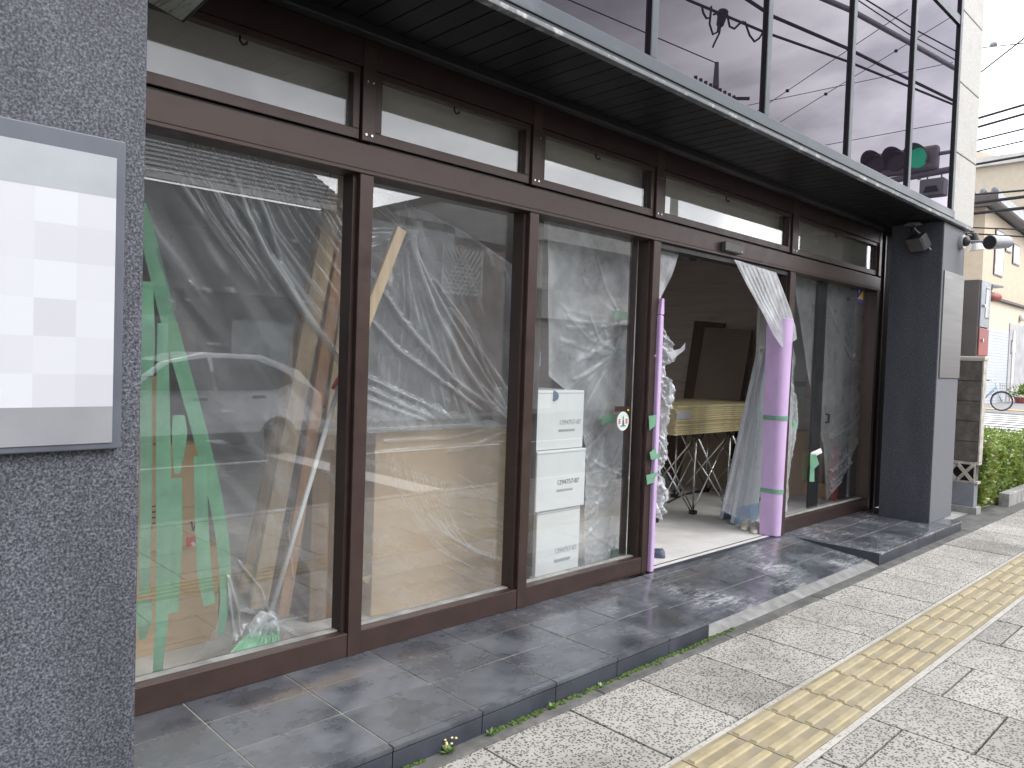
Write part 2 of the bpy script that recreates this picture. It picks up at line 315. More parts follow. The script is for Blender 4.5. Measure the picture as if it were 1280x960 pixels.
M['sign'] = sign_mat(); M['sign_grey'] = pm('grey_sign_band', (.25,.255,.275), .45, 0, .03); M['sign_frame'] = pm('slate_sign_frame', (.105,.115,.14), .45, .2, .04)
M['sign_top'] = pm('pale_grey_sign_band', (.36,.38,.41), .45, 0, .03)

# ------------------------------------------------------------------ mesh building
WM = {}
def wm(o):
    while o is not None:
        if o.name in WM: return WM[o.name]
        o = o.parent
    return Matrix.Identity(4)
class MB:
    def __init__(s): s.v = []; s.f = []
    def add(s, vs, fs):
        n = len(s.v); s.v += [tuple(v) for v in vs]; s.f += [tuple(i+n for i in f) for f in fs]; return s
    def box(s, x0,x1,y0,y1,z0,z1):
        return s.add([(x0,y0,z0),(x1,y0,z0),(x1,y1,z0),(x0,y1,z0),(x0,y0,z1),(x1,y0,z1),(x1,y1,z1),(x0,y1,z1)],
                     [(3,2,1,0),(4,5,6,7),(0,1,5,4),(1,2,6,5),(2,3,7,6),(3,0,4,7)])
    def obox(s, c, ax, h):          # oriented box: centre, 3 axes, half sizes
        c = Vector(c); a = [Vector(q).normalized()*k for q, k in zip(ax, h)]
        vs = [c+sx*a[0]+sy*a[1]+sz*a[2] for sz in (-1,1) for sx, sy in ((-1,-1),(1,-1),(1,1),(-1,1))]
        return s.add(vs, [(3,2,1,0),(4,5,6,7),(0,1,5,4),(1,2,6,5),(2,3,7,6),(3,0,4,7)])
    def beam(s, a, b, w, d, side=(0,1,0)):   # rectangular bar from a to b; w across, d along 'side'
        a, b = Vector(a), Vector(b); z = (b-a); y = Vector(side); y = (y - z.normalized()*y.dot(z.normalized())).normalized(); x = y.cross(z.normalized())
        return s.obox((a+b)/2, (x,y,z), (w/2,d/2,z.length/2))
    def tube(s, pts, r, n=8, cap=True):
        pts = [Vector(p) for p in pts]; rs = r if isinstance(r, (list,tuple)) else [r]*len(pts)
        rings = []; up = Vector((0.13,0.31,1)).normalized()
        t0 = (pts[1]-pts[0]).normalized(); x = t0.cross(up)
        if x.length < .05: x = t0.cross(Vector((1,0,0)))
        x.normalize()
        for i, p in enumerate(pts):
            t = (pts[min(i+1,len(pts)-1)]-pts[max(i-1,0)]).normalized()
            x = (x - t*x.dot(t)).normalized(); y = t.cross(x)
            rings.append([p + (x*cos(2*pi*k/n)+y*sin(2*pi*k/n))*rs[i] for k in range(n)])
        vs = [v for g in rings for v in g]; fs = []
        for i in range(len(pts)-1):
            for k in range(n): fs.append((i*n+k, i*n+(k+1)%n, (i+1)*n+(k+1)%n, (i+1)*n+k))
        if cap: fs.append(tuple(range(n-1,-1,-1))); fs.append(tuple((len(pts)-1)*n+k for k in range(n)))
        return s.add(vs, fs)
    def prism(s, poly, d):           # 3-D polygon extruded by vector d
        d = Vector(d); a = [Vector(p) for p in poly]; n = len(a)
        return s.add(a+[p+d for p in a], [tuple(range(n-1,-1,-1)), tuple(range(n,2*n))]+[(i,(i+1)%n,(i+1)%n+n,i+n) for i in range(n)])
    def torus(s, c, ax, R, r, n=28, k=8):
        c = Vector(c); ax = Vector(ax).normalized(); x = ax.orthogonal().normalized(); y = ax.cross(x); vs = []; fs = []
        for i in range(n):
            d = x*cos(2*pi*i/n)+y*sin(2*pi*i/n)
            for j in range(k): vs.append(c+d*(R+r*cos(2*pi*j/k))+ax*r*sin(2*pi*j/k))
        for i in range(n):
            for j in range(k): fs.append((i*k+j, ((i+1)%n)*k+j, ((i+1)%n)*k+(j+1)%k, i*k+(j+1)%k))
        return s.add(vs, fs)
    def ellipsoid(s, c, r, nu=16, nv=10):
        vs = []; fs = []
        for j in range(nv+1):
            a = pi*j/nv
            for i in range(nu): vs.append((c[0]+r[0]*sin(a)*cos(2*pi*i/nu), c[1]+r[1]*sin(a)*sin(2*pi*i/nu), c[2]+r[2]*cos(a)))
        for j in range(nv):
            for i in range(nu): fs.append((j*nu+i,(j+1)*nu+i,(j+1)*nu+(i+1)%nu,j*nu+(i+1)%nu))
        return s.add(vs, fs)
    def build(s, name, mat, parent=None, smooth=False, bevel=0, attr=None):
        me = bpy.data.meshes.new(name)
        inv = wm(parent).inverted() if parent is not None else None
        vs = [tuple(inv @ Vector(v)) for v in s.v] if inv is not None else s.v
        me.from_pydata(vs, [], s.f); me.update()
        if smooth:
            me.polygons.foreach_set('use_smooth', [True]*len(me.polygons))
        if attr is not None:
            a = me.attributes.new('fold', 'FLOAT', 'POINT'); a.data.foreach_set('value', np.asarray(attr, dtype=np.float32))
        o = bpy.data.objects.new(name, me); COL.objects.link(o)
        if mat is not None: me.materials.append(M[mat])
        if parent is not None: o.parent = parent
        if bevel:
            b = o.modifiers.new('edge', 'BEVEL'); b.width = bevel; b.segments = 2; b.limit_method = 'ANGLE'
        return o
def B(*a): return MB().box(*a)
def tag(o, label, cat, group=None, kind=None):
    o['label'] = label; o['category'] = cat
    if group: o['group'] = group
    if kind: o['kind'] = kind
    return o
def struct(o, label, cat='ground'):
    return tag(o, label, cat, kind='structure')
def thing(name, label, cat, loc=(0,0,0), rz=0, group=None):
    o = bpy.data.objects.new(name, None); COL.objects.link(o); o.empty_display_size = .1
    o.location = loc; o.rotation_euler = (0,0,rz)
    WM[o.name] = Matrix.Translation(Vector(loc)) @ Matrix.Rotation(rz, 4, 'Z')
    return tag(o, label, cat, group)

# ------------------------------------------------------------------ world, sun
w = bpy.data.worlds.new('World'); S.world = w; w.use_nodes = True; nt = w.node_tree; nt.nodes.clear()
SUN_EL, SUN_AZ = radians(40), radians(-72)     # azimuth measured from +X toward +Y
out = N(nt,'OutputWorld'); bg = N(nt,'Background', i_Strength=.1); L(nt,bg,out)
sky = N(nt,'TexSky'); sky.sky_type = 'NISHITA'; sky.sun_disc = False; sky.sun_elevation = SUN_EL; sky.sun_rotation = pi/2 - SUN_AZ
tc = N(nt,'TexCoord'); sx = N(nt,'SeparateXYZ'); L(nt,tc,sx,0,0)
zc = N(nt,'Math', operation='MAXIMUM', i_1=.03); L(nt,sx,zc,2,0)
za = N(nt,'Math', operation='ADD', i_1=.25); L(nt,zc,za)
dx = N(nt,'Math', operation='DIVIDE'); L(nt,sx,dx,0,0); L(nt,za,dx,0,1)
dy = N(nt,'Math', operation='DIVIDE'); L(nt,sx,dy,1,0); L(nt,za,dy,0,1)
cv = N(nt,'CombineXYZ'); L(nt,dx,cv); L(nt,dy,cv,0,1)
cn = N(nt,'TexNoise', i_Scale=1.15, i_Detail=7.0, i_Roughness=.52, i_Distortion=.25); L(nt,cv,cn)
cr = ramp(nt, [(.38,(7.2,7.3,8.2)),(.50,(14.5,14.6,15.6)),(.60,(31,31,31.5))]); L(nt,cn,cr)
hz = N(nt,'MapRange', i_1=.02, i_2=.42, i_3=1.0, i_4=0.0); L(nt,sx,hz,2,0)
hp = N(nt,'Math', operation='POWER', i_1=1.6); L(nt,hz,hp)
hm = N(nt,'MixRGB'); hm.inputs[2].default_value = (30,30.3,31,1); L(nt,hp,hm); L(nt,cr,hm,0,1)
az = N(nt,'MapRange', i_1=-1.0, i_2=.8, i_3=.55, i_4=1.2); L(nt,sx,az,0,0)
hm2 = N(nt,'MixRGB', blend_type='MULTIPLY', i_0=1.0); L(nt,hm,hm2,0,1); L(nt,az,hm2,0,2)
mx = N(nt,'MixRGB', i_0=.90); L(nt,sky,mx,0,1); L(nt,hm2,mx,0,2); L(nt,mx,bg)
sl = bpy.data.lights.new('sun','SUN'); sl.energy = 1.5; sl.angle = radians(40); sl.color = (1,.97,.93)
so = bpy.data.objects.new('sun', sl); COL.objects.link(so)
sd = Vector((cos(SUN_EL)*cos(SUN_AZ), cos(SUN_EL)*sin(SUN_AZ), sin(SUN_EL)))
so.rotation_euler = (-sd).to_track_quat('-Z','Y').to_euler(); so.location = (4,-10,20)

# ------------------------------------------------------------------ ground
def gz(x): return 0.0 if x < 13 else .018*(x-13)
def sheet(name, x0, x1, y0, y1, z, mat, label, cat='ground'):
    xs = [x0] + [x for x in (13,) if x0 < x < x1] + [x1]; b = MB()
    vs = []; 
    for x in xs: vs += [(x,y0,z+gz(x)),(x,y1,z+gz(x))]
    b.add(vs, [(2*i,2*i+2,2*i+3,2*i+1) for i in range(len(xs)-1)])
    return struct(b.build(name, mat), label, cat)
sheet('ground', -150, 300, -250, 200, -.30, 'asphalt', 'dark bare ground sheet reaching the horizon around the street')
sheet('road', -60, 120, -12.2, -3.75, -.22, 'asphalt', 'dark asphalt road along the shop front', 'road')
sheet('side_street', 14.6, 34, -3.75, 60, -.135, 'asphalt_l', 'pale worn asphalt side street beyond the hedge', 'road')
sheet('pavement_bed', -6, 14.6, -3.6, -.60, -.114, 'dark_bed', 'dark bedding sand beneath the pale pavers', 'pavement')
B(-6,14.6,-3.75,-3.6,-.22,-.09).build('kerb','concrete',bevel=.01)
struct(bpy.data.objects['kerb'], 'pale concrete kerb between pavement and road', 'kerb')
sheet('far_pavement', -60, 120, -13.4, -12.2, -.10, 'concrete', 'plain concrete pavement across the road', 'pavement')
# paving slabs, running bond beyond the tactile strip
def slab(b, x0, x1, y0, y1, z=-.1):
    g = .0055; j = random.uniform(-.0015,.0015)
    b.box(x0+g,x1-g,y0+g,y1-g,z-.05,z+j)
b = MB(); bp_ = MB(); x = 3.70-.532*14; k = 0
while x < 14.5:
    x1 = x+.532
    if x1 < 14.6:
        tgt = bp_ if (x > 10.9 and (k % 3) != 1) else b
        slab(tgt, x, x1, -1.515, -.948)
        y = -1.905; first = .145 if k % 2 else .43
        for dy_ in [first]+[.575]*3:
            yy = max(y-dy_, -3.6); 
            if y-yy > .05: slab(tgt if tgt is bp_ else b, x-.05, x1-.05, yy, y)
            y = yy
    x = x1; k += 1
struct(b.build('sidewalk', 'paver', bevel=.003), 'pale pebble aggregate paving slabs along the shop front', 'pavement')
struct(bp_.build('sidewalk', 'paver_pink', bevel=.003), 'orange tinted paving slabs beside the hedge', 'pavement')
for y0_,y1_,lab_ in ((-1.543,-1.517,'shop side'),(-1.904,-1.874,'road side')): struct(B(-6,14.6,y0_,y1_,-.15,-.103).build('mortar_border','paver_border'),'pale mortar border on the '+lab_+' of the tactile strip','paving')
# tactile strip
b = MB(); bb = MB(); x = 3.0-.352*16
while x < 14.4:
    b.box(x+.003,x+.349,-1.872,-1.545,-.15,-.098)
    for j in range(4):
        yc = -1.872+.0409+.0818*j
        bb.add([(x+.012,yc-.019,-.098),(x+.34,yc-.019,-.098),(x+.34,yc+.019,-.098),(x+.012,yc+.019,-.098),
                (x+.017,yc-.013,-.0905),(x+.335,yc-.013,-.0905),(x+.335,yc+.013,-.0905),(x+.017,yc+.013,-.0905)],
               [(4,5,6,7),(0,1,5,4),(1,2,6,5),(2,3,7,6),(3,0,4,7)])
    x += .352
tp = struct(b.build('tactile_paving', 'tactile', bevel=.002), 'yellow tactile guide strip of ribbed tiles along the pavement', 'paving')
bb.build('raised_bars', 'tactile_bar', tp)
# concrete gutter strip between step and slabs
b = MB(); x = -3.1
while x < 14:
    x1 = x+1.2; b.box(x+.004,min(x1,14)-.004,-.944,-.60,-.2,-.101); x = x1
struct(b.build('gutter_strip', 'kerb', bevel=.006), 'dark grey concrete strip between tiled step and slabs', 'pavement')

# tiled platform: courses of dark tile on grout
XR0, XR1 = 3.97, 6.60      # ramp in front of the doorway
def platz(x, y): return 0.0 if not (XR0 <= x <= XR1) else -.075*max(0,min(1,(-.12-y)/.72))
bg_ = MB(); b = MB(); br = MB()
def tile(x0,x1,y0,y1,ramp_):
    g = .0034; x0+=g; x1-=g; y0+=g; y1-=g
    zf = (lambda y: -.075*max(0,min(1,(-.12-y)/.70))) if ramp_ else (lambda y: 0)
    h = random.uniform(-.0007,.0007)
    b.add([(x0,y0,zf(y0)-.02),(x1,y0,zf(y0)-.02),(x1,y1,zf(y1)-.02),(x0,y1,zf(y1)-.02),(x0,y0,zf(y0)+h),(x1,y0,zf(y0)+h),(x1,y1,zf(y1)+h),(x0,y1,zf(y1)+h)],
          [(4,5,6,7),(0,1,5,4),(1,2,6,5),(2,3,7,6),(3,0,4,7)])
joints = [1.71-.462*k for k in range(8,0,-1)]+[1.71+.462*k for k in range(0,5)]+[3.97]
def course(xs, ys, rp):
    for i in range(len(xs)-1):
        for j in range(len(ys)-1): tile(xs[i],xs[i+1],ys[j],ys[j+1],rp)
course(joints, [-.83,-.50,-.225,.14], False)
course([3.97,4.42,4.88,5.34,5.80,6.26,6.60], [-.78,-.50,-.225,-.12,-.03], True)
course([6.60,7.06,7.52,7.98,8.44,8.80], [-.83,-.50,-.225,.14], False)
st = struct(b.build('entrance_step', 'tile', bevel=.0015), 'dark slate tiled step with plaster dust in front of the glazing', 'step')
bg_.box(-2,3.97,-.83,.14,-.12,-.0035); bg_.box(6.604,8.8,-.83,.14,-.12,-.0035)
bg_.prism([(3.97,-.78,-.2),(3.97,-.78,-.0745),(3.97,-.12,-.004),(3.97,-.03,-.004),(3.97,-.03,-.2)], (2.63,0,0))
bg_.build('grout', 'grout', st)
# nosing + riser tiles (left and right runs)
b = MB(); b2 = MB()
for x0, x1 in [(joints[i],joints[i+1]) for i in range(len(joints)-1)]+[(6.6,7.06),(7.06,7.52),(7.52,7.98),(7.98,8.44),(8.44,8.8)]:
    b.box(x0+.002,x1-.002,-.868,-.829,-.020,.001); b2.box(x0+.002,x1-.002,-.865,-.84,-.118,-.0235)
b.build('nosing', 'tile', st, bevel=.004); b2.build('riser', 'tile_riser', st, bevel=.002)
B(6.585,6.602,-.866,-.10,-.12,-.0005).build('riser', 'tile_riser', st)
# mortar apron of the ramp
MB().prism([(XR0,-.778,-.2),(XR0,-.865,-.2),(XR0,-.865,-.1),(XR0,-.778,-.071)], (2.63,0,0)).build('apron','apron',st,bevel=.004)

# moss seam and weeds at the foot of the step
b = MB()
for i in range(900):
    x = random.uniform(.6,4.25); 
    if mnoise.noise(Vector((x*2.2,0,3))) < -.12: continue
    y = -.868-abs(random.gauss(0,.012)); s_ = random.uniform(.004,.011)
    b.ellipsoid((x,y,-.101+s_*.2),(s_*1.3,s_,s_*.8),6,4)
tag(b.build('moss','moss',smooth=True), 'bright green moss growing along the foot of the tiled step','moss',kind='stuff')
def weed(px, py, n, sz, lab, flowers=0):
    p = PZ(px,py,-.1); p.y = min(p.y,-.892); t = thing('weed', lab, 'weed', p, 0, 'weeds along the foot of the step'); b = MB()
    for i in range(n):
        a = random.uniform(0,2*pi); l = sz*random.uniform(.5,1.1); el = random.uniform(.3,1.1)
        d = Vector((cos(a)*cos(el),sin(a)*cos(el),sin(el))); sd_ = d.cross(Vector((0,0,1))).normalized()*l*.22
        q = p+d*l; mid = p+d*l*.55
        b.add([p,mid+sd_,q,mid-sd_],[(0,1,2,3)])
    b.build('leaves','weed',t)
    if flowers:
        f = MB()
        for i in range(flowers):
            c = p+Vector((random.uniform(-.03,.03),random.uniform(-.02,.02),sz*random.uniform(.8,1.3)))
            f.ellipsoid(c,(.006,.006,.004),8,5)
        f.build('flowers','daisy',t,smooth=True)
weed(552,935,16,.045,'small weed with pale yellow flowers at the near foot of the step',7)
weed(605,914,12,.035,'flat leafy weed beside a joint of the concrete strip')
weed(675,878,14,.035,'small green weed midway along the moss seam')
weed(735,852,10,.028,'tiny weed at the far end of the moss seam')

# ------------------------------------------------------------------ the shop building
bld = thing('shop_building', 'charcoal shop building with bronze glazed front and tinted upper windows', 'building', (4.5,0,0))
B(-1.6,.83,-.69,.35,-.2,3.03).build('pillar','stucco',bld,bevel=.012)
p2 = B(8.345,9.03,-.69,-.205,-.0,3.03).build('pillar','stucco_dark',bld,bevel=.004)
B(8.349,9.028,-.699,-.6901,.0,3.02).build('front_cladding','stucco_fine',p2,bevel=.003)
B(8.39,9.026,-.712,-.6995,1.47,2.545).build('steel_plate','steel',p2,bevel=.002)
B(8.64,9.19,.0,.35,0,3.03).build('black_jamb','matte_black',bld); B(8.72,8.75,-.012,.0,0,3.0).build('jamb_rib','bronze_dark',bld)
MX = [(.80,.86),(2.045,2.122),(3.223,3.300),(4.475,4.560),(6.560,6.662),(8.58,8.64)]
for i,(a,c) in enumerate(MX):
    m_ = MB().box(a,c,0,.13,0,2.385) .build('mullion','bronze',bld,bevel=.003)
    m_ = MB().box(a,c,-.004,.13,2.545,3.03).build('mullion','bronze',bld,bevel=.003)
    if 0 < i < 5:
        for zz in (2.575,2.83):
            for xx in (a+.022,c-.022): MB().tube([(xx,-.004,zz),(xx,-.0085,zz)],.006,10).build('screw','chrome',m_)
    if i and i < 5: B(a-.022,a,.03,.12,.118,2.385).build('sash_stile','bronze_dark',bld)
B(.8,8.64,-.006,.13,2.385,2.530).build('transom_beam','bronze',bld,bevel=.004)
B(.8,8.64,.03,.13,2.530,2.546).build('transom_groove','black',bld)
B(.8,8.64,-.01,.0,2.405,2.409).build('transom_line','bronze_dark',bld)
B(.8,8.64,.0,.14,2.90,3.03).build('head_beam','bronze_dark',bld)
bays = [(.86,2.045),(2.122,3.223),(3.300,4.475),(4.560,6.560),(6.662,8.58)]
for i,(a,c) in enumerate(bays):
    f = MB(); e = .03 if i < 4 else .02
    f.box(a+.006,c-.006,.012,.06,2.550,2.600); f.box(a+.006,c-.006,.012,.06,2.862,2.898)
    f.box(a+.006,a+.045,.012,.06,2.600,2.862); f.box(c-.045,c-.006,.012,.06,2.600,2.862)
    fr = f.build('transom_window','bronze',bld,bevel=.003)
    B(a+.046,c-.046,.045,.051,2.601,2.861).build('pane','glass',fr)
    xc = PY([300,568,745,908,1045][i],[45,130,192,245,280][i],.03).x
    MB().tube([(xc,.03,2.862),(xc,.03,2.842),(xc+.012,.025,2.826),(xc+.026,.02,2.832),(xc+.028,.02,2.842)],.0055,8).build('hook','black',fr,smooth=True)
for i,(a,c) in enumerate(bays):
    if i == 3: continue
    wi = MB().box(a,c,.004,.125,0,.118).build('bottom_rail','bronze' if i < 4 else 'bronze_dark',bld,bevel=.004)
    B(a,c,.062,.10,.118,.124).build('sill_bead','concrete',bld)
    B(a,c,.100,.106,.122,2.392).build('pane','glass',bld)
B(4.56,6.56,.02,.125,2.345,2.384).build('door_track','black',bld)
B(4.56,6.56,.02,.125,-.03,.002).build('door_track','shop_floor',bld); B(4.56,6.56,.06,.072,.0022,.004).build('guide_rail','alu_blue',bld); B(4.56,6.56,-.027,.02,-.03,.001).build('threshold','tile_riser',bld)
# sliding door leaves behind bay 3 and bay 5
sd1 = MB().box(3.385,3.445,.115,.145,.12,2.39).build('sliding_door','black',bld,bevel=.003)
MB().box(3.46,3.50,.15,.18,.12,2.39).build('stile','bronze_dark',sd1,bevel=.003)
B(4.395,4.43,.112,.15,.12,2.39).build('stile','bronze_dark',sd1)
B(3.46,3.47,.110,.114,1.47,1.56).build('latch','alu',sd1)
sd2 = MB().box(7.41,7.60,.118,.150,.12,2.39).build('sliding_door','black',bld,bevel=.003)
MB().tube([(7.66,.10,.98),(7.66,.07,.98),(7.66,.07,1.06),(7.66,.10,1.06)],.012,8).build('handle','black',sd2)
M['sensor'] = pm('sensor_grey',(.11,.10,.10),.45,0,.05)
M['drip'] = pm('stained_drip_edge', (.13,.14,.15), .55, .2, .2, 5, .1, 80, col2=(.42,.42,.41), cs=9, cthr=(.54,.64))
# soffit, fascia, upper windows
b = MB(); x = -.3
while x < 9.15: b.box(x+.004,min(x+.122,9.15)-.004,-.70,-.17,3.03,3.05); b.box(x+.004,min(x+.122,9.15)-.004,-.10,.0,3.03,3.05); x += .122
b.box(-.3,9.15,-.70,0,3.05,3.07)
b.build('soffit','soffit',bld); B(-.3,8.30,-.165,-.105,2.985,3.05).build('soffit_rail','black',bld,bevel=.006)
B(-1.6,9.19,-.742,-.70,3.028,3.052).build('drip_edge','drip',bld,bevel=.004)
B(-1.6,9.19,-.725,-.70,3.052,3.075).build('shadow_gap','black',bld)
B(-1.6,8.53,-.733,-.66,3.075,3.150).build('window_sill','alu_blue',bld,bevel=.004)
ux = [-.44,.84,2.11,3.395,4.645,5.955,7.245,8.47]
for i, xm in enumerate(ux):
    B(xm-.028,xm+.028,-.728,-.695,3.1505,6.9).build('upper_mullion','alu_blue',bld,bevel=.004)
    B(xm-.0325,xm-.0285,-.726,-.694,3.151,6.9).build('dark_left_side','black',bld)  # black strip standing for the dark left side of each mullion
    if i < len(ux)-1:
        B(xm+.028,ux[i+1]-.028,-.706,-.694,3.150,4.975).build('upper_window','upglass',bld)
        B(xm+.028,ux[i+1]-.028,-.722,-.694,4.975,5.06).build('upper_transom','alu_blue',bld)
        B(xm+.028,ux[i+1]-.028,-.706,-.694,5.06,6.9).build('upper_window','upglass',bld)
B(-1.6,9.2,-.70,8,6.9,9.6).build('upper_wall','ext_tile',bld)
b = MB(); j = MB(); z = 3.077
for zt in [3.749,4.448,5.156,5.86,6.56,6.9]: b.box(8.53,9.20,-.72,3,z,zt-.012); z = zt
b.build('wall_panel','ext_tile',bld,bevel=.006); B(8.54,9.19,-.69,2.9,3.08,6.9).build('panel_joint','black',bld)
# room
B(-1.6,.84,.35,3,0,3).build('inner_wall','ply',bld)
B(-1.6,9.19,.128,8,-.2,-.001).build('shop_floor','shop_floor',bld)
B(-1.6,9.0,6.0,6.2,0,3.0).build('back_wall','wall_grey',bld)
B(9.12,9.19,.35,8,0,3.0).build('side_wall','ply',bld)
B(-1.6,9.12,.135,6.0,2.97,3.02).build('ceiling','ceil',bld)
B(-1.6,9.19,.0,8,3.08,3.14).build('floor_slab','black',bld)
# blind box behind the transoms
B(.86,8.6,.145,.17,2.54,2.90).build('pelmet','pelmet',bld)

# ------------------------------------------------------------------ on and around the facade
sg = thing('notice_board', 'pale blank notice board in slate frame on the near charcoal pillar', 'sign', (.2,-.69,1.2))
B(-.62,.762,-.722,-.69,1.19,2.12).build('frame','sign_frame',sg,bevel=.004)
B(-.60,.735,-.726,-.7221,1.32,1.945).build('panel','sign',sg)
B(-.60,.735,-.7262,-.7221,1.945,2.065).build('header_band','sign_top',sg)
B(-.60,.735,-.7262,-.7221,1.21,1.32).build('footer_band','sign_grey',sg)

# hanging lantern near the top left
M['ribbed'] = pm('ribbed_lantern_glass',(.30,.33,.29),.3,0,.2,40,.3,80,(1,.1,1))
lt = thing('soffit_lantern', 'dark framed square lantern with ribbed glass under the soffit', 'lamp', (.95,-.52,2.7))
tip = Vector((1.08,-.30,2.70)); e1 = Vector((-.90,-.43,0)).normalized(); e2 = Vector((-.05,-1,0)).normalized(); sz = .36
cs_ = [tip, tip+e1*sz, tip+e1*sz+e2*sz, tip+e2*sz]
MB().prism(cs_, (0,0,.04)).build('frame','black',lt,bevel=.004)
c_ = sum(cs_, Vector())/4
MB().prism([c_+(p-c_)*.90-Vector((0,0,.003)) for p in cs_], (0,0,.01)).build('diffuser','ribbed',lt)
MB().prism([c_+(p-c_)*.6+Vector((0,0,.04)) for p in cs_], (0,0,.29)).build('stem','black',lt)

# floodlight under the soffit by the far pillar
fl = thing('floodlight', 'black square floodlight with white cable under the soffit', 'lamp', (8.25,-.43,3.03))
q = PX(1142,272,8.25); c0 = Vector((8.25,q.y,3.02))
MB().tube([c0,c0-Vector((0,0,.022))],[.07,.085],20).build('ceiling_rose','lamp_grey',fl)
MB().tube([c0-Vector((0,0,.02)),c0-Vector((0,0,.09))],.014,8).build('bracket','lamp_dark',fl)
ax = (Vector((-.75,.30,-.60)).normalized()); hc = PX(1148,303,8.25); u_ = ax.orthogonal().normalized(); v_ = ax.cross(u_)
u_ = Vector((0,0,1))-ax*ax.z; u_.normalize(); v_ = ax.cross(u_)
MB().obox(hc,(ax,v_,u_),(.05,.09,.075)).build('housing','lamp_dark',fl,bevel=.008)
MB().obox(hc+ax*.052,(ax,v_,u_),(.006,.085,.07)).build('lens','sensor',fl,bevel=.003)
MB().tube([c0-Vector((0,0,.03)),c0+Vector((.04,-.02,-.07)),hc+Vector((.09,-.05,.04)),hc+Vector((.06,-.06,-.02)),hc+Vector((.10,-.09,-.07))],.008,8).build('cable','white',fl,smooth=True)

# arm spotlight on the far pillar
sp = thing('spotlight', 'grey cylinder spotlight on a long arm from the far pillar', 'lamp', (8.85,-.69,2.9))
a0 = Vector((8.86,-.69,2.885))
MB().tube([a0,a0+Vector((0,-.05,0))],.075,20).build('wall_plate','lamp_grey',sp,bevel=.004)
MB().ellipsoid(a0+Vector((-.02,-.07,0)),(.045,.04,.05)).build('knuckle','lamp_dark',sp,smooth=True)
hd = PX(1237,303,8.80); 
MB().tube([a0+Vector((0,-.05,.005)),hd+Vector((.05,.06,.02))],.013,10).build('arm','lamp_grey',sp)
dax = Vector((.93,-.28,.10)).normalized()
MB().tube([hd,hd+dax*.30],[.072,.062],24).build('head','lamp_grey',sp,smooth=False)
MB().tube([hd-dax*.003,hd+dax*.01],.064,24).build('lens','lamp_dark',sp)
wl = thing('wall_lamp', 'small black lamp with white shade beside the spotlight', 'lamp', (9.35,-.69,2.9))
w0 = PY(1220,300,-.72)
MB().tube([w0+Vector((0,.03,.06)),w0+Vector((0,0,-.03))],.045,14).build('holder','lamp_dark',wl)
MB().tube([w0+Vector((0,0,-.03)),w0+Vector((.01,-.01,-.11))],[.04,.085],16).build('shade','white',wl)
MB().tube([w0+Vector((-.25,.03,.03)),w0+Vector((-.02,.03,.04))],.012,8).build('arm','lamp_dark',wl)

ds = thing('door_sensor', 'small grey box sensor on the beam above the open doorway', 'sensor', (5.45,-.006,2.43))
q0 = PY(905,297,-.03); q1 = PY(928,311,-.03)
B(q0.x,q1.x,-.05,-.007,2.42,2.49).build('housing','sensor',ds,bevel=.006); B(q1.x-.05,q1.x-.035,-.053,-.05,2.428,2.438).build('indicator','white',ds)

# stickers
def disc(c, R, n=28, th=.001): return MB().tube([c,c+Vector((0,-th,0))],R,n)
rs = thing('round_sticker', 'pale round door sticker with dark figure between red marks', 'sticker', (4.2,.098,1.23))
c = PY(778.5,526.5,.0985); disc(c,.068).build('disc','pale_green',rs)
MB().torus(c+Vector((0,-.001,0)),(0,1,0),.064,.003,32,6).build('rim','white',rs)
g = MB()
yy = c.y-.0022
def gq(pts, b): b.prism([(c.x+px,yy,c.z+pz) for px,pz in pts],(0,-.0008,0))
gq([(-.008,.018),(.008,.018),(0,.042)],g); gq([(-.007,-.03),(-.003,-.03),(.004,.012),(-.004,.016)],g); gq([(.003,-.03),(.014,-.03),(.006,.014),(.002,.012)],g); gq([(-.03,-.036),(.03,-.036),(.03,-.031),(-.03,-.031)],g)
g.build('figure','print',rs)
for sx_ in (-1,1):
    g = MB()
    for k in range(3): gq([(sx_*.04-.012,-.016+k*.013),(sx_*.04+.012,-.016+k*.013),(sx_*.04+.012,-.010+k*.013),(sx_*.04-.012,-.010+k*.013)],g)
    gq([(sx_*.04-.002,-.012),(sx_*.04+.002,-.012),(sx_*.04+.002,.016),(sx_*.04-.002,.016)],g)
    g.build('red_mark','red',rs)
# small plate above it
q0 = PY(769,508,.0985); q1 = PY(787,514,.0985)
dp = thing('door_plate', 'tiny brown plate on the glass above the round sticker', 'sticker', (q0.x,.098,q0.z))
B(q0.x,q1.x,.0965,.0985,q1.z,q0.z).build('plate','bronze_dark',dp); B(q1.x-.03,q1.x-.012,.0955,.0965,q1.z+.004,q1.z+.014).build('mark','sq_yellow',dp)
ss = thing('security_sticker', 'blue sticker with yellow triangle on the far glass pane', 'sticker', (8.1,.098,2.2))
A = PY(1081,360,.098); Bq = PY(1090,383.5,.098); x0, x1, zt, zb = 8.30, 8.445, A.z-.01, Bq.z+.02; zm = zb+(zt-zb)*.28
B(x0,x1,.0965,.0985,zb,zt).build('backing','sq_blue',ss)
MB().prism([(x0+.008,.0965,zm),(x1,.0965,zm),(x1,.0965,zt-.015)],(0,-.001,0)).build('triangle','sq_yellow',ss)
B(x0,x1,.0953,.0965,zb,zm-.008).build('band','sq_navy',ss); B(x0,x1,.0955,.0965,zm-.008,zm).build('line','white',ss)
g = MB(); 
for (a,b_),(c1,d1) in [((.02,.86),(.10,.93)),((.10,.93),(.13,.82)),((.05,.83),(.13,.78)),((.05,.78),(.11,.70)),((.11,.70),(.16,.74)),((.03,.68),(.10,.62))]:
    X0,X1 = x0+(x1-x0)*a*2.6, x0+(x1-x0)*c1*2.6
    g.beam((X0,.0955,zb+(zt-zb)*b_),(X1,.0955,zb+(zt-zb)*d1),.008,.001)
